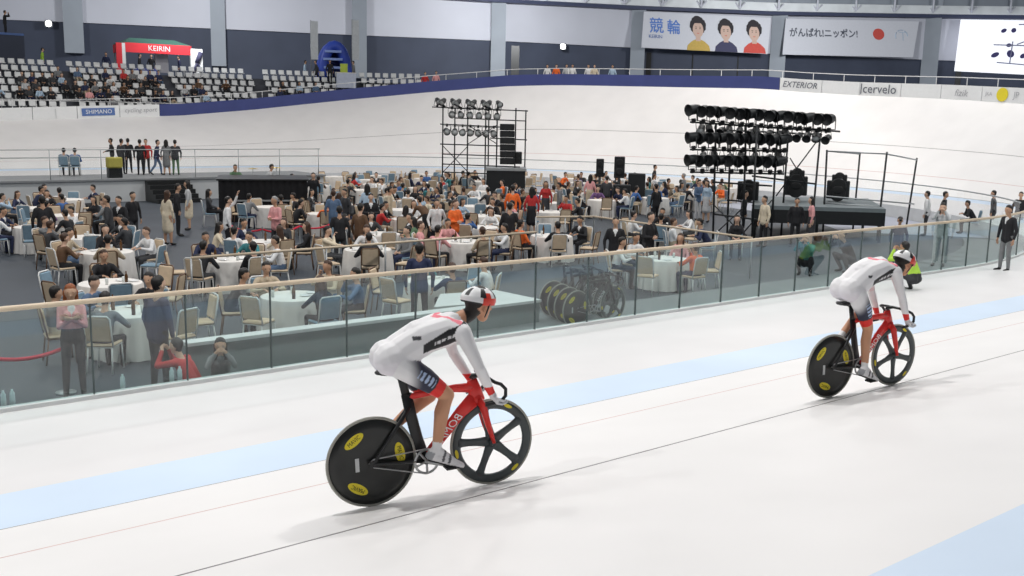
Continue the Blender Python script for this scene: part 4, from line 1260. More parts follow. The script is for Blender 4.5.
# ------------------------------------------------------------------ building wall behind: dark base, pale upper panels, pillars, ring beam
def wall_xy(px):
    tab = [(-60, 88), (78, 88), (220, 90), (360, 93), (497, 97), (635, 102), (772, 107), (925, 113), (1090, 119)]
    p = at_depth(px, 115, lerp_tab(tab, px)); return V(p.x, p.y, 0)
def z_for(xy, y):
    a, b = 0.0, 20.0
    ya = proj((xy.x, xy.y, a))[1]; yb = proj((xy.x, xy.y, b))[1]
    for _ in range(6):
        z = a+(y-ya)*(b-a)/(yb-ya); yz = proj((xy.x, xy.y, z))[1]
        if abs(b-z) < 1e-4: break
        a, ya, b, yb = b, yb, z, yz
    return z
WB = [(-60, 17), (78, 22.5), (220, 29), (360, 35.5), (497, 41), (635, 48), (772, 54), (925, 60), (1090, 66)]
RB = [(-60, -24), (78, -19), (220, -13), (360, -5), (497, 3.5), (635, 10.5), (772, 16), (925, 18.5), (1090, 20)]
M_WALLD = mat('wall_slate_blue', (.055, .066, .10), .7, 0, .10, .4)
M_WALLU = mat('wall_panel_pale', (.56, .57, .63), .6, 0, .03, .3)
M_PILL = mat('pillar_grey', (.29, .32, .36), .6, 0, .05, .5)
M_BEAM = mat('ring_beam_pale_grey', (.74, .77, .78), .6, 0, .08, .6)
M_BEAMD = mat('ring_beam_underside_navy', (.05, .06, .11), .6)
WX = list(range(-60, 1100, 20))
def wall_band(name, m_, zlo, zhi, out=0.0, inn=.3):
    mb = MB(); vs = []; fs = []
    for px in WX:
        c = wall_xy(px); d = c.normalized()
        z0, z1 = zlo(px, c), zhi(px, c)
        for o_ in (-out, inn):
            q = c+d*o_
            vs += [(q.x, q.y, z0), (q.x, q.y, z1)]
    for i in range(len(WX)-1):
        a = i*4
        for e in ((0, 1), (1, 3), (3, 2), (2, 0)): fs.append((a+e[0], a+e[1], a+4+e[1], a+4+e[0]))
    mb.add(vs, fs); return struct(mb.build(name, m_))
wall_band('wall_back', M_WALLD, lambda px, c: 2.0, lambda px, c: z_for(c, lerp_tab(WB, px)))
wall_band('wall_upper', M_WALLU, lambda px, c: z_for(c, lerp_tab(WB, px)), lambda px, c: 24.0, .25, .3)
wall_band('trim_1', M_BEAMD, lambda px, c: z_for(c, lerp_tab(RB, px)+.5), lambda px, c: z_for(c, lerp_tab(RB, px)-2.8), 1.6)
wall_band('trim_2', M_BEAM, lambda px, c: z_for(c, lerp_tab(RB, px)-2.8), lambda px, c: z_for(c, lerp_tab(RB, px)-11), 1.9)
wall_band('trim_3', M_PILL, lambda px, c: z_for(c, lerp_tab(RB, px)-11.2), lambda px, c: z_for(c, lerp_tab(RB, px)-20), 1.2)
for k in range(17):                                   # hanger brackets on the ring beam
    px = 430+38*k; c = wall_xy(px); d = c.normalized(); r = V(d.y, -d.x, 0)
    z = z_for(c-d*2.1, lerp_tab(RB, px)-12); mb = MB(); q = c-d*2.1
    mb.tube([q-r*.5+V(0,0,z), q+V(0,0,z-.6), q+r*.5+V(0,0,z)], .10, 6)
    mb.tube([q+V(0,0,z-.6), q+V(0,0,z+1.2)], .12, 6); struct(mb.build('trim_bracket', M_WALLU))
for i, (px, wpx, yb) in enumerate([(78, 18, 53), (220.5, 14, 66), (360, 14, 78), (497, 14.5, 84), (635, 14, 84), (774, 15, 86), (925, 15.5, 92)]):
    c = wall_xy(px); d = c.normalized(); r = V(d.y, -d.x, 0); w_ = wpx*depth(c+V(0, 0, 9))/2000
    z0 = z_for(c-d*.8, yb); mb = MB(); vs = []
    for s, o_ in ((-w_, -.9), (w_, -.9), (w_, .1), (-w_, .1)):
        q = c+r*s+d*o_; vs.append((q.x, q.y, z0))
    vs += [(x, y, 22) for x, y, z in vs]
    # slightly stepped shaft: collar at the foot
    mb.add(vs, [(3,2,1,0),(4,5,6,7),(0,1,5,4),(1,2,6,5),(2,3,7,6),(3,0,4,7)])
    struct(mb.build('pillar', M_PILL))
# doors / windows recess lines of the slate wall
for i, (px, w_) in enumerate([(513, 10), (690, 1.2), (735, 1.2), (646, 6), (953, 9)]):
    c = wall_xy(px)-wall_xy(px).normalized()*.06; d = c.normalized(); r = V(d.y, -d.x, 0); h = w_*.05
    mb = MB(); m_ = frame_mtx(c+V(0, 0, 0), r, V(0, 0, 1)); zt = z_for(c, lerp_tab(WB, px)+4)
    mb.box((-h, 3.0, 0), (h, zt, .05), 0, m_); struct(mb.build('door_%d' % (i+1), M_FBLK))

# banners and screen on the wall
def quad_frame(tl, tr, br, bl, back=2.6):
    f = lambda p: at_depth(p[0], p[1], depth(wall_xy(p[0])+V(0,0,10))-back)
    return [f(p) for p in (tl, tr, br, bl)]
class Panel:
    def __init__(s, name, corners, m_, label, cat, th=.06):
        tl, tr, br, bl = corners
        s.c = corners; s.o = (tl+br)/2; ex = ((tr-tl)+(br-bl))/2; ey = ((tl-bl)+(tr-br))/2
        s.W, s.H = ex.length, ey.length
        s.t = thing(name, label, cat)
        nrm = ex.cross(ey).normalized(); s.n = nrm
        mb = MB(); vs = list(corners)+[p-nrm*th for p in corners]
        mb.add(vs, [(3,2,1,0),(4,5,6,7),(0,1,5,4),(1,2,6,5),(2,3,7,6),(3,0,4,7)]); mb.build('panel', m_, s.t)
    def pt(s, u, v, off=.01):                # u,v in 0..1 from the bottom left corner
        tl, tr, br, bl = s.c
        return bl.lerp(br, u).lerp(tl.lerp(tr, u), v)+s.n*off
    def frame(s, u, v, off=.015):
        return frame_mtx(s.pt(u, v, off), s.pt(u+.02, v)-s.pt(u-.02, v), s.pt(u, v+.02)-s.pt(u, v-.02))
    def text(s, body, u0, u1, v, m_, name='lettering', shear=0, bold=0.0):
        vs, fs = text_geo(body, 1.0, shear=shear, bold=bold); vs = fit_text(vs, (s.pt(u1, v)-s.pt(u0, v)).length)
        mb = MB(); mb.add(vs, fs, 0, False, s.frame((u0+u1)/2, v, .03)); mb.build(name, m_, s.t)
    def poly(s, pts, m_i, mb, off=.02):      # pts in metres around a frame
        pass
M_BAN = mat('banner_cloth_white', (.66, .67, .72), .7, 0, .02)
M_SKINP = mat('print_skin', (.62, .44, .36), .7, 0, .02); M_HAIRP = mat('print_hair', (.035, .03, .035), .7, 0, 0)
M_PYEL = mat('print_mustard', (.58, .40, .10), .7); M_PNAV = mat('print_navy', (.06, .06, .12), .7); M_PRED = mat('print_red', (.62, .09, .07), .7)
M_KEI = mat('print_blue', (.10, .22, .60), .7, 0, 0)
b1 = Panel('portrait_banner', quad_frame((644, 11.5), (771, 18), (767.5, 54), (641.5, 47.5)), M_BAN, 'white hanging banner with blue characters and three head-and-shoulder portraits', 'banner')
b1.text('競', .05, .155, .60, M_KEI, bold=.010); b1.text('輪', .185, .285, .58, M_KEI, bold=.010)
b1.text('KEIRIN', .05, .15, .32, M_BBLUE)
def circle_pts(cx, cy, rx, ry, n=20, a0=0, a1=2*PI):
    return [(cx+rx*math.cos(a0+(a1-a0)*i/(n-1 if a1-a0 < 6.2 else n)), cy+ry*math.sin(a0+(a1-a0)*i/(n-1 if a1-a0 < 6.2 else n))) for i in range(n)]
hh = b1.H
for u, cm, ll, ht in ((.425, M_PYEL, 'portrait with mustard jacket', .0), (.645, M_PNAV, 'portrait with navy jacket', -.03), (.875, M_PRED, 'portrait with red jacket', -.02)):
    m_ = b1.frame(u, .5); k = hh
    mb = MB()
    sh = [(-.36*k, -.5*k), (.36*k, -.5*k), (.33*k, -.36*k), (.20*k, -.25*k), (.09*k, -.20*k), (-.09*k, -.20*k), (-.20*k, -.25*k), (-.33*k, -.36*k)]
    mb.prism(sh, 0, .01, 0, m_)
    mb.prism([(-.075*k, -.24*k), (.075*k, -.24*k), (.07*k, -.05*k), (-.07*k, -.05*k)], .01, .016, 1, m_)
    mb.prism([(x_+.012*k*math.sin(9*i_), y_+.014*k*math.cos(7*i_)) for i_, (x_, y_) in enumerate(circle_pts(0, (.18+ht)*k, .25*k, .26*k, 30))], .012, .018, 2, m_)
    mb.prism(circle_pts(0, (.07+ht)*k, .165*k, .215*k), .018, .024, 1, m_)
    mb.prism(circle_pts(0, (.205+ht)*k, .165*k, .17*k, 12, .25, PI-.25), .024, .029, 2, m_)
    for s in (1, -1):
        mb.prism(circle_pts(s*.06*k, (.10+ht)*k, .022*k, .011*k, 8), .024, .03, 2, m_)
        mb.prism([(s*.06*k-.03*k, (.135+ht)*k), (s*.06*k+.03*k, (.135+ht)*k), (s*.06*k+.03*k, (.147+ht)*k), (s*.06*k-.03*k, (.147+ht)*k)], .024, .03, 2, m_)
    mb.prism([(-.04*k, (-.02+ht)*k), (.04*k, (-.02+ht)*k), (.03*k, (-.035+ht)*k), (-.03*k, (-.035+ht)*k)], .024, .03, 3, m_)
    mb.build('portrait', [cm, M_SKINP, M_HAIRP, M_PRED], b1.t)['label'] = ll
b2 = Panel('slogan_banner', quad_frame((786, 18.5), (919, 21.5), (913, 57.5), (782.5, 54.5)), M_BAN, 'white hanging banner with black Japanese slogan and red round emblem', 'banner')
b2.text('がんばれ!ニッポン!', .035, .54, .60, M_BTXT, bold=.022)
mb = MB(); mb.prism(circle_pts(0, 0, .185*b2.H, .155*b2.H, 24), 0, .02, 0, b2.frame(.70, .62)); mb.build('emblem', M_PRED, b2.t)['label'] = 'red round emblem'
b2.text('JKA', .68, .72, .62, M_BW)
mb = MB(); m_ = b2.frame(.88, .58); k = b2.H
for a in (0, 1.25, 2.5):
    mb.tube([V(.20*k*math.cos(t), .17*k*math.sin(t), .02) for t in np.linspace(a, a+1.05, 8)], .012*k, 5, 0, mtx=m_)
mb.box((-.08*k, .10*k, 0), (.20*k, .115*k, .02), 0, m_); mb.box((.04*k, -.12*k, 0), (.06*k, .10*k, .02), 0, m_)
mb.build('outline_mark', mat('print_pale_blue', (.45, .55, .66), .7), b2.t)
M_SCR = mat('screen_lit_white', (.93, .95, 1.0), .5, 0, 0, emit=.75)
M_SCRI = mat('screen_image_violet', (.10, .09, .25), .5, 0, 0); M_SCRL = mat('screen_image_lines', (.30, .31, .45), .5, 0, 0)
sc = Panel('projection_screen', quad_frame((961, 19.5), (1075, 21), (1072, 77), (954.5, 71), 4.0), M_SCR, 'large lit white projection screen at top right showing stage lights', 'screen')
mb = MB()
for u, v, rx, ry, rot in ((.375, .80, .035, .05, .5), (.46, .81, .03, .06, .4), (.32, .34, .05, .06, .5), (.45, .37, .04, .10, .0), (.56, .34, .04, .06, .5), (.66, .34, .04, .06, .5), (.62, .72, .035, .16, 0), (.72, .80, .04, .06, .4), (.43, .53, .03, .05, .2), (.80, .36, .05, .08, .4)):
    mb.prism([(x*math.cos(rot)-y*math.sin(rot)*.4, x*math.sin(rot)*.6+y) for x, y in circle_pts(0, 0, rx*sc.W*.8, ry*sc.H*.7, 12)], 0, .02, 0, sc.frame(u, v))
for u0, v0, u1, v1 in ((.30, .53, .95, .53), (.45, .20, .46, .60), (.34, .20, .80, .16), (.50, .55, .95, .92), (.5, .92, .95, .93)):
    mb.tube([sc.pt(u0, v0, .03), sc.pt(u1, v1, .03)], .07, 5, 1)
mb.build('screen_image', [M_SCRI, M_SCRL], sc.t)['label'] = 'dark picture of lamps and scaffold'
# lit wall lamps
M_LIT = mat('lamp_lens_lit', (1, .98, .92), .5, 0, 0, emit=4)
for (x, y), lb in (((48.5, 23.5), 'lit white floodlight on the wall above the far left seats'), ((563, 46.5), 'lit white floodlight on the wall between two pillars at top centre')):
    p = at_depth(x, y, depth(wall_xy(x)+V(0,0,10))-1.2); d = V(p.x, p.y, 0).normalized()
    t = thing('wall_floodlight', lb, 'lamp'); mb = MB(); mb.box((-.30, -.30, -.5), (.30, .30, -.02), 0, frame_mtx(p, V(d.y, -d.x, 0), V(0, 0, 1)), .05); mb.build('housing', M_STEEL, t)
    mb = MB(); mb.prism(circle_pts(0, 0, .25, .27), -.02, .01, 0, frame_mtx(p, V(d.y, -d.x, 0), V(0, 0, 1))); mb.build('lens', M_LIT, t)

# ------------------------------------------------------------------ booths on the concourse
def edge_off(px, off):                    # point 'off' metres behind the edge that is seen at column px
    e = px
    for _ in range(25):
        p, n = edge_px(e); q = p+n*off; e += (px-proj(V(q.x, q.y, CZ))[0])*.8
    return q, n
def booth_frame(px, off):
    q, n = edge_off(px, off)
    return frame_mtx(V(q.x, q.y, CZ), V(n.y, -n.x, 0), V(0, 0, 1))       # x right, y up, z towards the camera
M_TRED = mat('tent_red', (.72, .035, .05), .6, 0, .05, 1); M_TGRN = mat('tent_dark_green', (.03, .09, .07), .7)
M_ARCH = mat('inflatable_blue', (.03, .07, .42), .45, 0, .12, .8); M_ARCHL = mat('inflatable_pale_blue', (.25, .35, .70), .5)
rb = thing('booth_tent', 'red tent booth with red valance standing behind the left stand', 'tent')
m_ = booth_frame(160, 9.5); u = depth(m_.translation)/1000
X = lambda px: (px-160)*u
mb = MB(); mb.box((X(126), 1.85, .0), (X(192), 2.55, .1), 0, m_); mb.box((X(126), 1.9, -3), (X(127), 2.5, .1), 0, m_); mb.build('valance', M_TRED, rb)
vs, fs = text_geo('KEIRIN', .6); vs = fit_text(vs, 1.6); mb = MB(); mb.add(vs, fs, 0, False, m_ @ Matrix.Translation((X(160), 2.2, .12))); mb.build('valance_lettering', M_BW, rb)
mb = MB(); mb.add([m_ @ V(*p) for p in ((X(126), 2.55, .1), (X(192), 2.55, .1), (X(192), 2.55, -3), (X(126), 2.55, -3), (X(137), 3.0, -1.4), (X(181), 3.0, -1.4))], [(0,1,5,4),(1,2,5),(2,3,4,5),(3,0,4)]); mb.build('roof', M_TGRN, rb)
mb = MB(); mb.box((X(118.5), .0, .1), (X(124), 2.5, .18), 0, m_); mb.build('side_banner', M_TRED, rb)
mb = MB(); mb.box((X(124), .0, .1), (X(127), 2.5, .18), 0, m_); mb.build('white_banner', M_BW, rb)
mb = MB(); mb.box((X(191), .2, .1), (X(203), 2.35, .16), 0, m_); mb.tube([m_ @ V(X(193), .5, .18), m_ @ V(X(197), 1.3, .18), m_ @ V(X(201), .6, .18)], .16, 6, 1); mb.tube([m_ @ V(X(201), 2.1, .18), m_ @ V(X(197), 1.3, .18)], .2, 6, 1); mb.build('picture_banner', [M_BW, M_PNAV], rb)
for px in (127, 191):
    for zz in (.05, -2.9): mb = MB(); mb.box((X(px)-.05, 0, zz-.05), (X(px)+.05, 2.55, zz+.05), 0, m_); mb.build('pole', M_STEEL, rb)
mb = MB(); mb.box((X(161), .5, -1.5), (X(174), 2.0, -1.3), 0, m_); mb.build('display_board', M_BAN, rb)
mb = MB(); mb.box((X(135), 0, -1.2), (X(160), .75, -.5), 0, m_); mb.build('counter', M_NAVYBOARD, rb)
ia = thing('inflatable_arch', 'blue inflatable arch booth with pale markings beside the stand pillar', 'tent')
m_ = booth_frame(335, 8.2); u = .0855; X = lambda px: (px-335)*u
mb = MB()
for zz in (0, -.9, -1.8):
    mb.tube([m_ @ V(.98*math.cos(a), 2.95*math.sin(a)**.8, zz) for a in np.linspace(0, PI, 15)], .45, 10)
mb.build('arch_tube', M_ARCH, ia)
mb = MB(); mb.prism([(.95*math.cos(a), 2.8*math.sin(a)) for a in np.linspace(0, PI, 13)], -2.1, -2.0, 0, m_); mb.build('back_panel', M_ARCH, ia)
for y_, w_ in ((1.9, .95), (2.5, .8), (1.25, .9)):
    mb = MB(); mb.box((-w_, y_-.09, .42), (w_*.6, y_+.09, .52), 0, m_); mb.build('marking', M_ARCHL, ia)
yb = booth_frame(344, 6.2)
mb = MB(); mb.box((-.28, .25, 0), (.28, 1.5, .08), 0, yb); mb.tube([yb @ V(0, 0, .03), yb @ V(0, .4, .03)], .05, 6); tag(mb.build('standing_sign', mat('sign_yellow_green', (.50, .62, .08), .6)), 'yellow-green standing sign in front of the blue arch', 'sign')
tb = booth_frame(346, 4.6)
t = thing('booth_table', 'white-skirted table in front of the blue arch', 'table'); mb = MB(); mb.box((-.75, .70, -.4), (.75, .75, .4), 0, tb, .01); mb.build('tabletop', M_CLOTH, t)
mb = MB(); mb.box((-.73, -.4, -.38), (.73, .70, .38), 0, tb); mb.build('table_skirt', mat('skirt_pale_blue', (.55, .60, .72), .8), t)
for px, yt, yb_, lb in ((315, 23, 50, 'tall white upright banner left of the blue arch'), (356, 22, 58, 'tall pale upright banner right of the blue arch')):
    m_ = booth_frame(px, 6.8); d = depth(m_.translation); h = (proj(m_.translation)[1]-yt)*d/1000
    t = thing('upright_banner', lb, 'banner', group='upright banners'); mb = MB(); mb.box((-.27, h*.38, 0), (.27, h, .04), 0, m_); mb.build('cloth', mat('banner_pale', (.55, .58, .60), .7), t)
    mb = MB(); mb.tube([m_ @ V(-.28, 0, 0), m_ @ V(-.28, h+.05, 0)], .03, 6); mb.build('pole', M_STEEL, t)
    mb = MB(); mb.box((-.35, 0, -.2), (.2, .05, .2), 0, m_); mb.build('base_plate', M_STEEL, t)
# people on the concourse and behind the boards
def conc(px, off, kind, fc, top, bottom, label, z=None, **kw):
    q, n = edge_off(px, off); q = (q.x, q.y, CZ if z is None else z)
    return person(kind, q, face(q, fc), top, bottom, label, group='people on the concourse', **kw)
conc(43, 7.6, 'cap_stand', 'r', 'lime green', 'navy', 'steward in lime vest and white cap behind the far left seats')
conc(107, 9, 'suit', 'c', 'navy', 'black', 'man in navy standing left of the red booth')
conc(140, 8.6, 'suit', 'r', 'black', 'black', 'man in black under the red booth roof, left side')
conc(152, 8.6, 'stand', 'c', 'black', 'navy', 'person in black under the red booth roof, middle')
conc(180, 8.8, 'suit', 'l', 'navy', 'navy', 'person in navy under the red booth roof, right side')
conc(305, 7.4, 'stand', 'r', 'pale blue', 'charcoal', 'person in pale blue left of the blue arch')
conc(317, 6.6, 'walk', 'l', 'charcoal', 'black', 'person in charcoal before the left upright banner')
conc(330, 5.6, 'suit', 'c', 'black', 'black', 'person in black in front of the blue arch')
conc(354, 6.0, 'stand', 'l', 'grey', 'charcoal', 'person in grey right of the blue arch')
conc(8, 11, 'cam', 'r', 'black', 'black', 'camera operator in black on a dark stand at upper left edge', z=CZ+2.62)
mb = MB(); m_ = booth_frame(3, 11); mb.box((-2.2, -.0, -1), (1.3, 2.6, 1), 0, m_); mb.box((-2.2, 2.6, .9), (1.3, 2.75, 1.05), 1, m_); mb.build('tower', [M_WALLD, M_BBLUE])
o_ = bpy.data.objects['tower']; o_.name = 'camera_platform'; tag(o_, 'dark camera platform standing behind the far left seats', 'platform')
for px, tp, lb in ((547, 'white', 'leftmost person in white leaning behind the blue board at top centre'), (556, 'orange', 'person in orange behind the blue board at top centre'), (566, 'pale grey', 'person in pale grey behind the blue board at top centre'), (572, 'white', 'person in white right of the pale grey one behind the blue board'),
                   (588, 'white', 'left one of two close people in white behind the blue board'), (594, 'cream', 'person in cream behind the blue board, right of centre'), (612, 'pale blue', 'person in pale blue alone behind the blue board'),
                   (425, 'red', 'person in red at the right end of the stand'), (436, 'pink', 'person in pink behind the blue board right of the stand')):
    p, n = edge_px(px); q, n = edge_off(px, 1.5); q.z = p.z-.12
    person('stand', q, face(q, 'c'), tp, 'charcoal', lb, group='people behind the blue board', scale=.96)
# ------------------------------------------------------------------ ledge, platform, bandstand, rope
mb = MB(); run_ = [p for p in fl if p[0] > 9]
for p, q in zip(run_, run_[1:]):
    P = Vector((*p, 0)); Q = Vector((*q, 0)); nn = Vector((-(Q-P).y, (Q-P).x, 0)).normalized()*1.9
    vs = [P, Q, Q+nn, P+nn]; vs = [(v.x, v.y, FLOOR-.02) for v in vs]+[(v.x, v.y, -.15) for v in vs]
    mb.add(vs, [(4,5,6,7),(2,3,7,6),(0,1,5,4)])
struct(mb.build('floor_ledge', mat('ledge_grey', (.17, .185, .19), .7, 0, .08, 1)))
mb = MB()
for p, q in zip(fl, fl[1:]):
    if p[0] > 9: continue
    hexa(mb, (p[0], p[1]+.14), (q[0], q[1]+.14), .28, FLOOR, -.005)
struct(mb.build('floor_sill', M_CONC_D))
# raised platform with glass railing
A = at_z(-12, 180, .5); B_ = at_z(289, 180, .5); A.z = B_.z = 0
A = V(A.x, 47.2, 0); B_ = V(24.4, 47.2, 0)
pl = thing('raised_platform', 'long raised grey platform with steps along the far side of the infield', 'platform')
mb = MB(); mb.box((7.0, 47.2, FLOOR), (24.6, 50.8, .42)); mb.build('fascia', mat('platform_grey', (.52, .54, .55), .7, 0, .06, 1), pl)
mb = MB(); mb.box((6.9, 47.1, .42), (24.7, 50.9, .5)); mb.build('deck', mat('platform_deck', (.24, .25, .26), .7), pl)
sx = at_z(160, 205, FLOOR)
for k in range(5):
    mb = MB(); mb.box((15.4, 47.2-.35*(5-k), FLOOR), (17.4, 47.2-.35*(4-k), FLOOR+.19*(k+1))); mb.build('step', M_FBLK, pl)
gr = thing('platform_railing', 'glass railing with thin top wire along the raised platform', 'railing')
mb = MB(); mb.tube([V(7, 47.35, 1.82), V(24.5, 47.35, 1.82)], .022, 6); mb.build('top_rail', M_STEEL, gr)
for k in range(9):
    x = 7+17.4*k/8
    if 15.0 < x < 17.0: continue
    mb = MB(); mb.tube([V(x, 47.35, .5), V(x, 47.35, 1.82)], .02, 6); mb.build('post', M_STEEL, gr)
for k in range(8):
    x = 7+17.4*k/8
    mb = MB(); mb.box((x+.05, 47.34, .55), (x+2.1, 47.36, 1.75)); mb.build('glass_panel', M_GLASSFAR, gr)
# move platform guests: they stand on the deck already (z .5)
p = at_depth(104, 163, 47.6)
t = thing('yellow_case', 'yellow equipment box hanging on the platform railing', 'box', (p.x, 48.1, .5)); mb = MB(); mb.box((-.33, -.22, .45), (.33, .22, .95), 0, None, .05); mb.build('case_body', mat('case_yellow', (.42, .37, .08), .6), t)
mb = MB(); mb.box((-.30, -.20, 0), (.30, .20, .45)); mb.build('case_stand', M_FBLK, t)
# bandstand
q = at_z(264, 222, FLOOR); f = V(q.x, q.y, 0).normalized(); r = V(f.y, -f.x, 0)
m_ = frame_mtx(V(q.x, q.y, FLOOR), r, V(0, 0, 1)); m_b = m_
bs = thing('bandstand', 'black-draped bandstand block in the middle of the floor', 'stage')
mb = MB(); vs = []; n_ = 40
for i in range(n_+1):
    x = -1.65+3.3*i/n_; z = .05*math.sin(i*PI/1.5); vs += [(x, 0, z), (x, 1.60, z)]
mb.add(vs, [(2*i, 2*i+2, 2*i+3, 2*i+1) for i in range(n_)], 0, True, m_); mb.box((-1.66, 0, -2.6), (1.66, 1.59, -.06), 0, m_); mb.build('black_drape', mat('drape_black', (.012, .012, .014), .9, 0, .2, 5), bs)
mb = MB(); mb.box((-1.72, 1.59, -2.7), (1.72, 1.65, .08), 0, m_); mb.build('deck', M_FBLK, bs)
mb = MB(); mb.box((-1.0, .80, .06), (1.5, .86, .09), 0, m_); mb.build('ledge_strip', M_STEEL, bs)
for (x, z, kd, fc, tp, lb) in ((-1.1, -3.3, 'sit_drink', 'c', 'green', 'seated musician in green on the left of the bandstand'), (.1, -3.9, 'sit_lean', 'r', 'pale grey', 'seated musician in pale grey in the middle of the bandstand'), (2.05, -3.4, 'stand', 'c', 'black', 'musician in black standing at the right end of the bandstand')):
    w_ = m_ @ V(x, .725 if kd != 'stand' else 0.0, z); person(kd, w_, face(w_, fc), tp, 'black', lb, group='musicians on the bandstand', hair='black')
    if kd != 'stand':
        o = thing('drum_stool', 'round stool under the %s' % lb.split(' on ')[0].split(' in the middle')[0], 'stool', w_, 0, 'stools on the bandstand')
        mb = MB(); mb.lathe([(.01, .38), (.17, .38), (.18, .42), (.15, .44), (.01, .44)], 14); mb.build('stool_pad', M_RUBBER, o); mb = MB(); mb.tube([V(0,0,.40), V(0,0,0)], .025, 6); [mb.tube([V(0,0,.15), V(.2*math.cos(a), .2*math.sin(a), 0)], .014, 5) for a in (0, 2.1, 4.2)]; mb.build('stool_stand', M_STEEL, o)
def cymbal(x, z, h, lb):
    t = thing('cymbal_stand', lb, 'cymbal', m_b @ V(x, .725, z), 0, 'cymbal stands on the bandstand')
    mb = MB(); mb.lathe([(.01, h+.03), (.05, h+.025), (.21, h), (.21, h-.005), (.01, h+.015)], 18); mb.build('cymbal', mat('brass', (.55, .42, .15), .3, .9), t)
    mb = MB(); mb.tube([V(0,0,0), V(0,0,h+.05)], .012, 6); [mb.tube([V(0,0,.3), V(.22*math.cos(a), .22*math.sin(a), 0)], .009, 5) for a in (.5, 2.6, 4.7)]; mb.build('stand', M_STEEL, t)
mb = MB(); mb.box((-1.66, 0, -4.6), (1.66, .72, -2.75), 0, m_b); tag(mb.build('drum_riser', M_CONC_D), 'low grey riser behind the black-draped bandstand, carrying the musicians', 'stage')
cymbal(-.4, -3.2, 1.15, 'left cymbal stand at the front of the bandstand'); cymbal(.55, -3.15, 1.2, 'right cymbal stand at the front of the bandstand')
for x, z, r_, h, lb in ((-.15, -3.45, .20, .75, 'small drum left in the drum kit on the bandstand'), (.35, -3.45, .18, .78, 'small drum right in the drum kit on the bandstand'), (.12, -3.1, .27, .62, 'largest drum in front of the drum kit on the bandstand')):
    t = thing('drum', lb, 'drum', m_b @ V(x, .725, z), 0, 'drums on the bandstand'); mb = MB(); mb.lathe([(.01, h-.28), (r_, h-.28), (r_, h), (.01, h)], 20); mb.build('shell', M_CONC, t)
    mb = MB(); [mb.tube([V(r_*math.cos(a), r_*math.sin(a), h-.2), V(r_*1.15*math.cos(a), r_*1.15*math.sin(a), 0)], .01, 5) for a in (.3, 2.4, 4.5)]; mb.build('drum_legs', M_STEEL, t)
# rope barriers
M_ROPE = mat('rope_red', (.62, .02, .05), .7)
def rope(label, pts, h):
    t = thing('rope_barrier', label, 'barrier', group='red rope barriers')
    W_ = [at_z(px, py, FLOOR) for px, py in pts]
    for w_ in W_:
        mb = MB(); mb.lathe([(.01, 0), (.15, 0), (.15, .02), (.03, .04), (.02, .06), (.02, h), (.032, h+.02), (.01, h+.05)], 10, mtx=Matrix.Translation(w_)); mb.build('post', M_STEEL, t)
    for a, b in zip(W_, W_[1:]):
        mb = MB(); mb.tube([a.lerp(b, k/8)+V(0, 0, h-.04-.14*(1-(k/4-1)**2)) for k in range(9)], .03, 6); mb.build('rope', M_ROPE, t)
rope('red rope on posts in front of the bandstand', [(228, 247), (263, 254), (300, 250), (336, 244)], .78)
rope('red rope close behind the glass at the far left', [(-30, 398), (66, 393)], .72)
# water bottles standing along the fence
mb = MB(); mb.lathe([(.004, 0), (.032, 0), (.033, .12), (.03, .15), (.033, .17), (.014, .205), (.014, .225), (.004, .225)], 12); WBM = mb.mesh('water_bottle', M_PET)
for px, lb in ((4, 'clear water bottle standing behind the glass at the far left end'), (13, 'clear water bottle, second from left behind the glass'), (123, 'clear water bottle alone behind the glass right of the auburn-haired woman'), (172, 'left one of two clear water bottles by the man in navy suit'), (180, 'right one of two clear water bottles by the man in navy suit')):
    X_ = None
    lo, hi = -3.0, 12.0
    for _ in range(40):
        md = (lo+hi)/2
        if proj((md, YF+.17, 0))[0] < px: lo = md
        else: hi = md
    tag(link('water_bottle', WBM, None, (lo, YF+.17, -.005)), lb, 'bottle', 'water bottles along the fence')
# parked bicycles behind the glass
k_ = 0
for px, rz, lb in ((545, R_(2), 'leftmost parked racing bicycle behind the glass'), (566, R_(5), 'second parked racing bicycle from the left behind the glass'), (584, R_(1), 'third parked racing bicycle behind the glass, black disc wheel'), (604, R_(4), 'rightmost parked racing bicycle behind the glass')):
    k_ += 1; nb_ = dup(bkA, V(12.05-.02*k_+.10*(4-k_), YF+.42+.36*(4-k_), -.15), rz, lb, 'parked bicycles behind the glass')
    for ch in nb_.children:
        if ch.name.startswith(('frame', 'fork')):
            ch.material_slots[0].link = 'OBJECT'; ch.material_slots[0].material = M_FBLK; ch['label'] = 'dark '+('frame' if ch.name.startswith('frame') else 'fork')
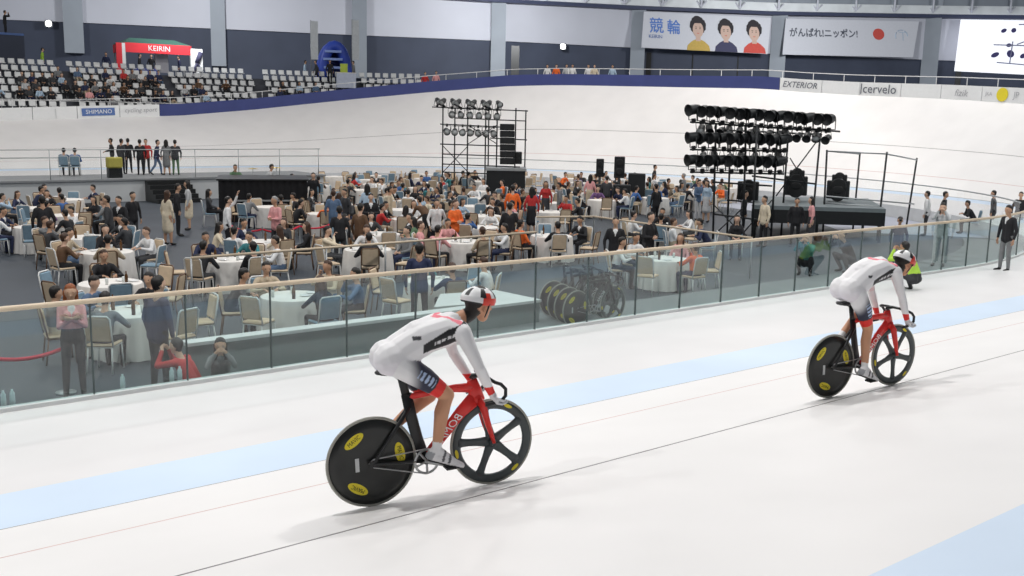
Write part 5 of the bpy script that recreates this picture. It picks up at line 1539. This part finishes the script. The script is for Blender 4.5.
# ------------------------------------------------------------------ stage lamps, scaffolds, loudspeakers
M_LENS = mat('lamp_lens_pale', (.78, .80, .80), .15)
mb = MB(); mb.lathe([(.02, -.20), (.10, -.19), (.125, -.08), (.13, .10), (.155, .16), (.15, .16), (.12, .09), (.02, .09)], 14); CAN = mb.mesh('can', M_BLACK)
mb = MB(); mb.lathe([(.01, .10), (.125, .105), (.125, .115), (.01, .13)], 14); LEN = mb.mesh('lens', M_LENS)
mb = MB(); mb.tube([V(.16, 0, 0), V(.17, .0, .0), V(.17, .26, .02), V(-.17, .26, .02), V(-.17, 0, 0), V(-.16, 0, 0)], .014, 5); mb.box((-.04, .22, -.03), (.04, .34, .05)); YOK = mb.mesh('yoke', M_BLACK)
for me_ in (YOK,): pass
def stage_lamp(p, aim, label, s, group, lens=True, up=1):
    """p = pipe point; lamp hangs under (up=1) or stands over (up=-1) the pipe, aim = lens direction"""
    aim = Vector(aim).normalized(); xx = aim.cross(V(0, 0, 1)).normalized(); yy = xx.cross(aim)*-1
    yy = V(0, 0, 1)*up
    yy = (yy-aim*yy.dot(aim)).normalized(); xx = yy.cross(aim)
    m_ = Matrix.Identity(4); c = Vector(p)-yy*.30*s
    for i in range(3): m_[i][0] = xx[i]*s; m_[i][1] = yy[i]*s; m_[i][2] = aim[i]*s; m_[i][3] = c[i]
    t = thing('stage_lamp', label, 'lamp', group=group); t.matrix_world = m_
    link('can', CAN, t)
    if lens: link('lens', LEN, t)
    link('yoke', YOK, t)
    return t
def pipe(mb, a, b, r=.03): mb.tube([a, b], r, 6)
# far tower
D1 = 49.0
g = lambda x, y, d=D1: at_depth(x, y, d)
tw = thing('lighting_scaffold', 'tall thin scaffold tower with lamps and loudspeaker column, far across the crowd', 'scaffold')
def gz(x, y, d=D1):
    p = g(x, y, d); return p
for i, (x, yt, d) in enumerate(((443, 104, 49), (455, 108, 50.5), (468, 104, 49), (486, 104, 49), (497.5, 104, 49), (489, 108, 50.5), (516, 108, 49), (526, 110, 50.5))):
    a = g(x, yt, d); mb = MB(); pipe(mb, a, V(a.x-.0, a.y, FLOOR), .035); mb.build('upright', M_BLACK, tw)
for (x0, y0, x1, y1, d) in ((432, 107, 528, 111, 49), (440, 124, 500, 127, 49), (440, 144, 500, 146, 49), (442, 154, 500, 156, 49), (443, 164, 520, 167, 49), (455, 118, 526, 121, 50.5), (490, 138, 527, 140, 50.5), (443, 172, 520, 175, 49), (488, 166, 524, 168, 50.5)):
    mb = MB(); pipe(mb, g(x0, y0, d), g(x1, y1, d), .032); mb.build('crossbar', M_BLACK, tw)
for a, b in (((443, 172), (468, 146)), ((468, 172), (443, 146)), ((468, 125), (497, 144)), ((497, 125), (468, 144))):
    mb = MB(); pipe(mb, g(*a), g(*b), .022); mb.build('brace', M_BLACK, tw)
toC = lambda p: (CAM-p).normalized()
GL1 = 'lamps on the far scaffold'
for k in range(9): stage_lamp(g(437+7.6*k, 106.5+.35*k), V(-.7, -.3, -.5) if k % 2 else V(-.2, -.9, -.45), '%s lamp from left on top pipe of the far scaffold' % ordn(k+1), 1.0, GL1, True, -1)
for k in range(6): stage_lamp(g(452+9*k, 107.5+.4*k), toC(g(452, 110))+V(.2*math.sin(k*2), 0, -.35), '%s lamp hanging under the top pipe of the far scaffold' % ordn(k+1), 1.1, GL1, True, 1)
for k in range(7): stage_lamp(g(447+7.8*k, 124.6+.35*k), toC(g(452, 130))+V(.2*math.cos(k*2), 0, -.3), '%s lamp hanging under the second pipe of the far scaffold' % ordn(k+1), 1.1, GL1, True, 1)
la = thing('line_array_speaker', 'tall black loudspeaker column on the right of the far scaffold', 'loudspeaker')
for k in range(6):
    a = g(500, 124+6.8*k); b = g(514.5, 130.3+6.8*k); c = (a+b)/2; f = V(c.x, c.y, 0).normalized()
    m_ = frame_mtx(c, V(f.y, -f.x, 0), V(0, 0, 1)); w2, h2 = .36, .155
    mb = MB(); mb.box((-w2, -h2, -.30), (w2, h2, .10), 0, m_, .02); mb.box((-w2*.8, -h2*.7, .09), (w2*.8, h2*.7, .115), 0, m_); mb.build('speaker_cabinet', M_BLACK, la)
def flight(label, x, y, d, w2, h2, dd=.5, mt_=M_BLACK, name='loudspeaker', cat='loudspeaker', parts=True):
    c = g(x, y, d); f = V(c.x, c.y, 0).normalized(); m_ = frame_mtx(c, V(f.y, -f.x, 0), V(0, 0, 1))
    t = thing(name, label, cat, group='loudspeakers and cases around the stages')
    mb = MB(); mb.box((-w2, -h2, -dd), (w2, h2, 0), 0, m_, .03); mb.build('cabinet', mt_, t)
    if parts:
        mb = MB()
        for s in ((0, .45), (0, -.4)):
            mb.lathe([(.01, .0), (.33*w2/.5, .0), (.36*w2/.5, .02), (.30*w2/.5, .03), (.01, .01)], 16, 0, True, m_ @ Matrix.Translation((0, s[1]*h2, 0)))
        mb.build('speaker_cone', M_FBLK, t)
    return t
st1 = thing('stage_platform', 'black stage platform with grey deck under the loudspeaker column', 'stage')
c = g(506, 168); c2 = g(506, 190); f = V(c.x, c.y, 0).normalized(); m_ = frame_mtx(V(c.x, c.y, FLOOR), V(f.y, -f.x, 0), V(0, 0, 1)); hz = c.z-FLOOR
mb = MB(); mb.box((-.95, 0, -1.6), (.95, hz-.12, .3), 0, m_); mb.build('skirt', M_BLACK, st1)
mb = MB(); mb.box((-1.0, hz-.12, -1.7), (1.0, hz, .35), 0, m_); mb.build('deck', M_STEEL, st1)
flight('black monitor loudspeaker beside the loudspeaker column', 517.5, 158, 49.4, .22, .30)
# loudspeakers at centre right of the crowd, in front of the far banking
for x, y, w2, h2, lb in ((600, 168, .18, .42, 'left of two narrow upright loudspeakers beyond the cream tables'), (619.5, 167.5, .25, .50, 'right of two narrow upright loudspeakers beyond the cream tables')):
    t = flight(lb, x, y, 47, w2, h2)
    c = g(x, y, 47); mb = MB(); mb.tube([V(c.x, c.y, c.z-h2), V(c.x, c.y, FLOOR)], .06, 6); mb.build('stand', M_BLACK, t)
for x, y, lb in ((645, 184, 'black flight case beside the man on the open floor'), (622, 186, 'black flight case below the right upright loudspeaker'), (601, 184, 'black flight case below the left upright loudspeaker')):
    c = g(x, y, 45.5); q_ = clear(c, .62, 2.5); x = proj((q_.x, q_.y, 0))[0]; hh_ = .85 if 'man on the open' in lb else .62; yy_ = proj((q_.x, q_.y, FLOOR+hh_))[1]
    flight(lb, x, yy_, depth(V(q_.x, q_.y, FLOOR+hh_)), .40, hh_, .6, M_BLACK, 'flight_case', 'case', False)
# near tower and stage, right of centre
D2 = 36.0
h_ = lambda x, y, d=D2: at_depth(x, y, d)
t2 = thing('lighting_tower', 'big black lighting tower with three rows of lamps, right of centre', 'scaffold')
def leg_(x0, y0, x1, d, r=.04, nm='upright'):
    a = h_(x0, y0, d); b = at_depth(x1, 236, d); b = a+(b-a)*((FLOOR-a.z)/(b.z-a.z))
    mb = MB(); pipe(mb, a, b, r); mb.build(nm, M_BLACK, t2)
for x0, y0, x1, d in ((716, 123, 713, 36), (731, 129, 727, 37.4), (746, 124, 743, 36), (757, 125, 752, 35.2), (778, 126, 771, 36), (788.5, 131, 781, 37.4), (820.5, 133, 811, 36.8)): leg_(x0, y0, x1, d)
for (x0, y0, x1, y1, d) in ((690, 122, 840, 131.5, 36), (690, 149.5, 788, 151, 36), (690, 172, 784, 174, 36), (716, 130, 790, 133, 37.4), (714, 156, 788, 158, 37.4), (712, 182, 772, 186, 36), (713, 214, 776, 222, 36), (727, 200, 783, 205, 37.4), (787, 133, 822, 134.5, 37), (752, 176, 816, 184, 36.6)):
    mb = MB(); pipe(mb, h_(x0, y0, d), h_(x1, y1, d), .036); mb.build('crossbar', M_BLACK, t2)
for a, b in (((820, 137), (776, 196)), ((790, 158), (806, 184)), ((714, 205), (742, 234)), ((746, 205), (715, 234)), ((752, 205), (772, 232)), ((772, 200), (744, 232))):
    mb = MB(); pipe(mb, h_(*a, 36.5), h_(*b, 36.5), .024); mb.build('brace', M_BLACK, t2)
GL2 = 'lamps on the big lighting tower'
for row, (n, x0, y0, x1, y1, aim) in enumerate(((15, 694, 121.5, 829, 131, V(-.75, -.1, -.12)), (10, 694, 149, 785, 151, V(-.8, .1, -.12)), (10, 693, 171.5, 780, 173, V(-.8, 0, -.1)))):
    for k in range(n):
        t_ = k/(n-1); stage_lamp(h_(x0+(x1-x0)*t_, y0+(y1-y0)*t_, 35.9+.1*(k % 2)), aim+V(.25*math.sin(k*1.7), .2*math.cos(k*2.1), 0), '%s lamp from left in %s row of the big lighting tower' % (ordn(k+1), ('top', 'middle', 'bottom')[row]), 1.42, GL2, False, -1)
    m2 = n-1 if row == 0 else 7
    for k in range(m2 if row < 2 else 0):
        t_ = (k+.5)/m2; p = h_(x0+(x1-x0)*t_+2, y0+(y1-y0)*t_, 36.05)
        stage_lamp(p, toC(p)+V(.5*math.sin(k*2.3), .2, -.55), '%s lamp hanging below the %s row of the big lighting tower' % (ordn(k+1), ('top', 'middle')[row]), 1.05, GL2, k % 3 == 0, 1)
# stage deck
sd = thing('stage_platform', 'large black stage deck with grey top beside the big lighting tower', 'stage')
P0 = h_(758, 204, 36.6); z_ = P0.z
a = at_z(752, 205, z_); b = at_z(886, 209, z_); c = at_z(868, 198.5, z_); d = at_z(755, 196, z_)
mb = MB(); vs = [(p.x, p.y, z_) for p in (a, b, c, d)]+[(p.x, p.y, z_-.14) for p in (a, b, c, d)]
mb.add(vs, [(0,1,2,3),(7,6,5,4),(0,4,5,1),(1,5,6,2),(2,6,7,3),(3,7,4,0)]); mb.build('deck', mat('stage_deck_grey', (.16, .19, .20), .6), sd)
mb = MB(); vs = [(p.x, p.y, z_-.14) for p in (a, b, c, d)]+[(p.x, p.y, z_-.62) for p in (a, b, c, d)]
mb.add(vs, [(0,4,5,1),(1,5,6,2),(2,6,7,3),(3,7,4,0)]); mb.build('fascia', M_BLACK, sd)
for p in (a, b, c, d, (a+b)/2, (c+d)/2):
    q = p.lerp((a+b+c+d)/4, .06); mb = MB(); pipe(mb, V(q.x, q.y, z_-.1), V(q.x, q.y, FLOOR), .06); mb.build('leg', M_BLACK, sd)
zc = lambda x, y, w2, h2, lb, dd=.5: flight(lb, x, y, 38.2, w2, h2, dd)
zc(796, 186, .42, .36, 'lower loudspeaker of the left stack on the stage deck'); zc(797, 175, .28, .17, 'upper loudspeaker of the left stack on the stage deck')
zc(838, 190, .42, .34, 'lower loudspeaker of the right stack on the stage deck'); zc(839.5, 179.5, .28, .17, 'upper loudspeaker of the right stack on the stage deck')
zc(748, 191, .40, .35, 'black loudspeaker between the uprights of the lighting tower')
# open frame at the right of the stage
fr2 = thing('pole_scaffold', 'open black pole frame at the right end of the stage', 'scaffold')
for x0, y0, x1, y1, d in ((827, 150, 823, 230, 37), (860, 153, 853, 228, 39.5), (887, 152, 878, 230, 36.5), (917, 158, 907, 222, 39.5)):
    a = at_depth(x0, y0, d); b = at_depth(x1, y1, d); b = a+(b-a)*((FLOOR-a.z)/(b.z-a.z)); mb = MB(); pipe(mb, a, b, .04); mb.build('upright', M_BLACK, fr2)
for a, b in (((827, 151, 37), (887, 154, 36.5)), ((827, 151, 37), (860, 154, 39.5)), ((887, 154, 36.5), (917, 160, 39.5)), ((825, 203, 37), (882, 207, 36.5)), ((825, 196, 37), (914, 204, 39.5))):
    mb = MB(); pipe(mb, at_depth(*a), at_depth(*b), .03); mb.build('crossbar', M_STEEL, fr2)
# ------------------------------------------------------------------ lamps of the hall, added fill lamps for the wall, daylight-grey surroundings, camera
def lamp(name, loc, power, size, col=(1, .98, .96)):
    l = bpy.data.lights.new(name, 'AREA'); l.shape = 'DISK'; l.size = size; l.energy = power; l.color = col
    o = bpy.data.objects.new(name, l); COL.objects.link(o); o.location = loc
    return o
LP = 1150
for x, y in ((-8, 20), (7, 21), (23, 20), (38, 15), (-6, 38), (9, 38), (25, 37), (42, 33), (6, 55), (22, 56), (40, 50), (52, 42), (53, 24)):
    lamp('hall_and_fill_lamp', (x, y, 17.5), LP*(.70 if y < 30 and x < 30 else (.92 if y < 50 else .95)), 1.6, (1, .96, .92) if y > 30 else (1, 1, 1))
for x, y in ((-9, 9.5), (3, 9.5), (14, 9.5), (27, 8)): lamp('hall_and_fill_lamp', (x, y, 15), LP*.78, .7)
for x, y, k in ((5, 78, 1.6), (28, 74, 1.6), (52, 66, 1.8), (76, 52, 2.3), (90, 30, 2.3)):
    lamp('hall_and_fill_lamp', (x, y, 13.0), LP*k, 2.0, (.96, .98, 1)).rotation_euler = Vector((x, y, 3.0)).to_track_quat('-Z', 'Y').to_euler()  # added unseen lamps, tilted outward to brighten the back wall and banners
w = bpy.data.worlds.new('hall_air'); SC.world = w; w.use_nodes = True
w.node_tree.nodes['Background'].inputs[0].default_value = (.86, .92, 1.0, 1)
w.node_tree.nodes['Background'].inputs[1].default_value = .17
cd_ = bpy.data.cameras.new('camera'); cam = bpy.data.objects.new('camera', cd_); COL.objects.link(cam)
m = Matrix.Identity(4)
for i in range(3): m[i][0] = RT[i]; m[i][1] = UP[i]; m[i][2] = -FW[i]; m[i][3] = CAM[i]
cam.matrix_world = m
cd_.sensor_width = 36; cd_.lens = 36*F_PX/1024; cd_.clip_start = .1; cd_.clip_end = 400
SC.camera = cam
SC.view_settings.view_transform = 'Standard'; SC.view_settings.look = 'None'
SC.view_settings.gamma = 1; SC.view_settings.use_curve_mapping = False
SC.view_settings.exposure = 0.0
SC.cycles.transparent_max_bounces = 48
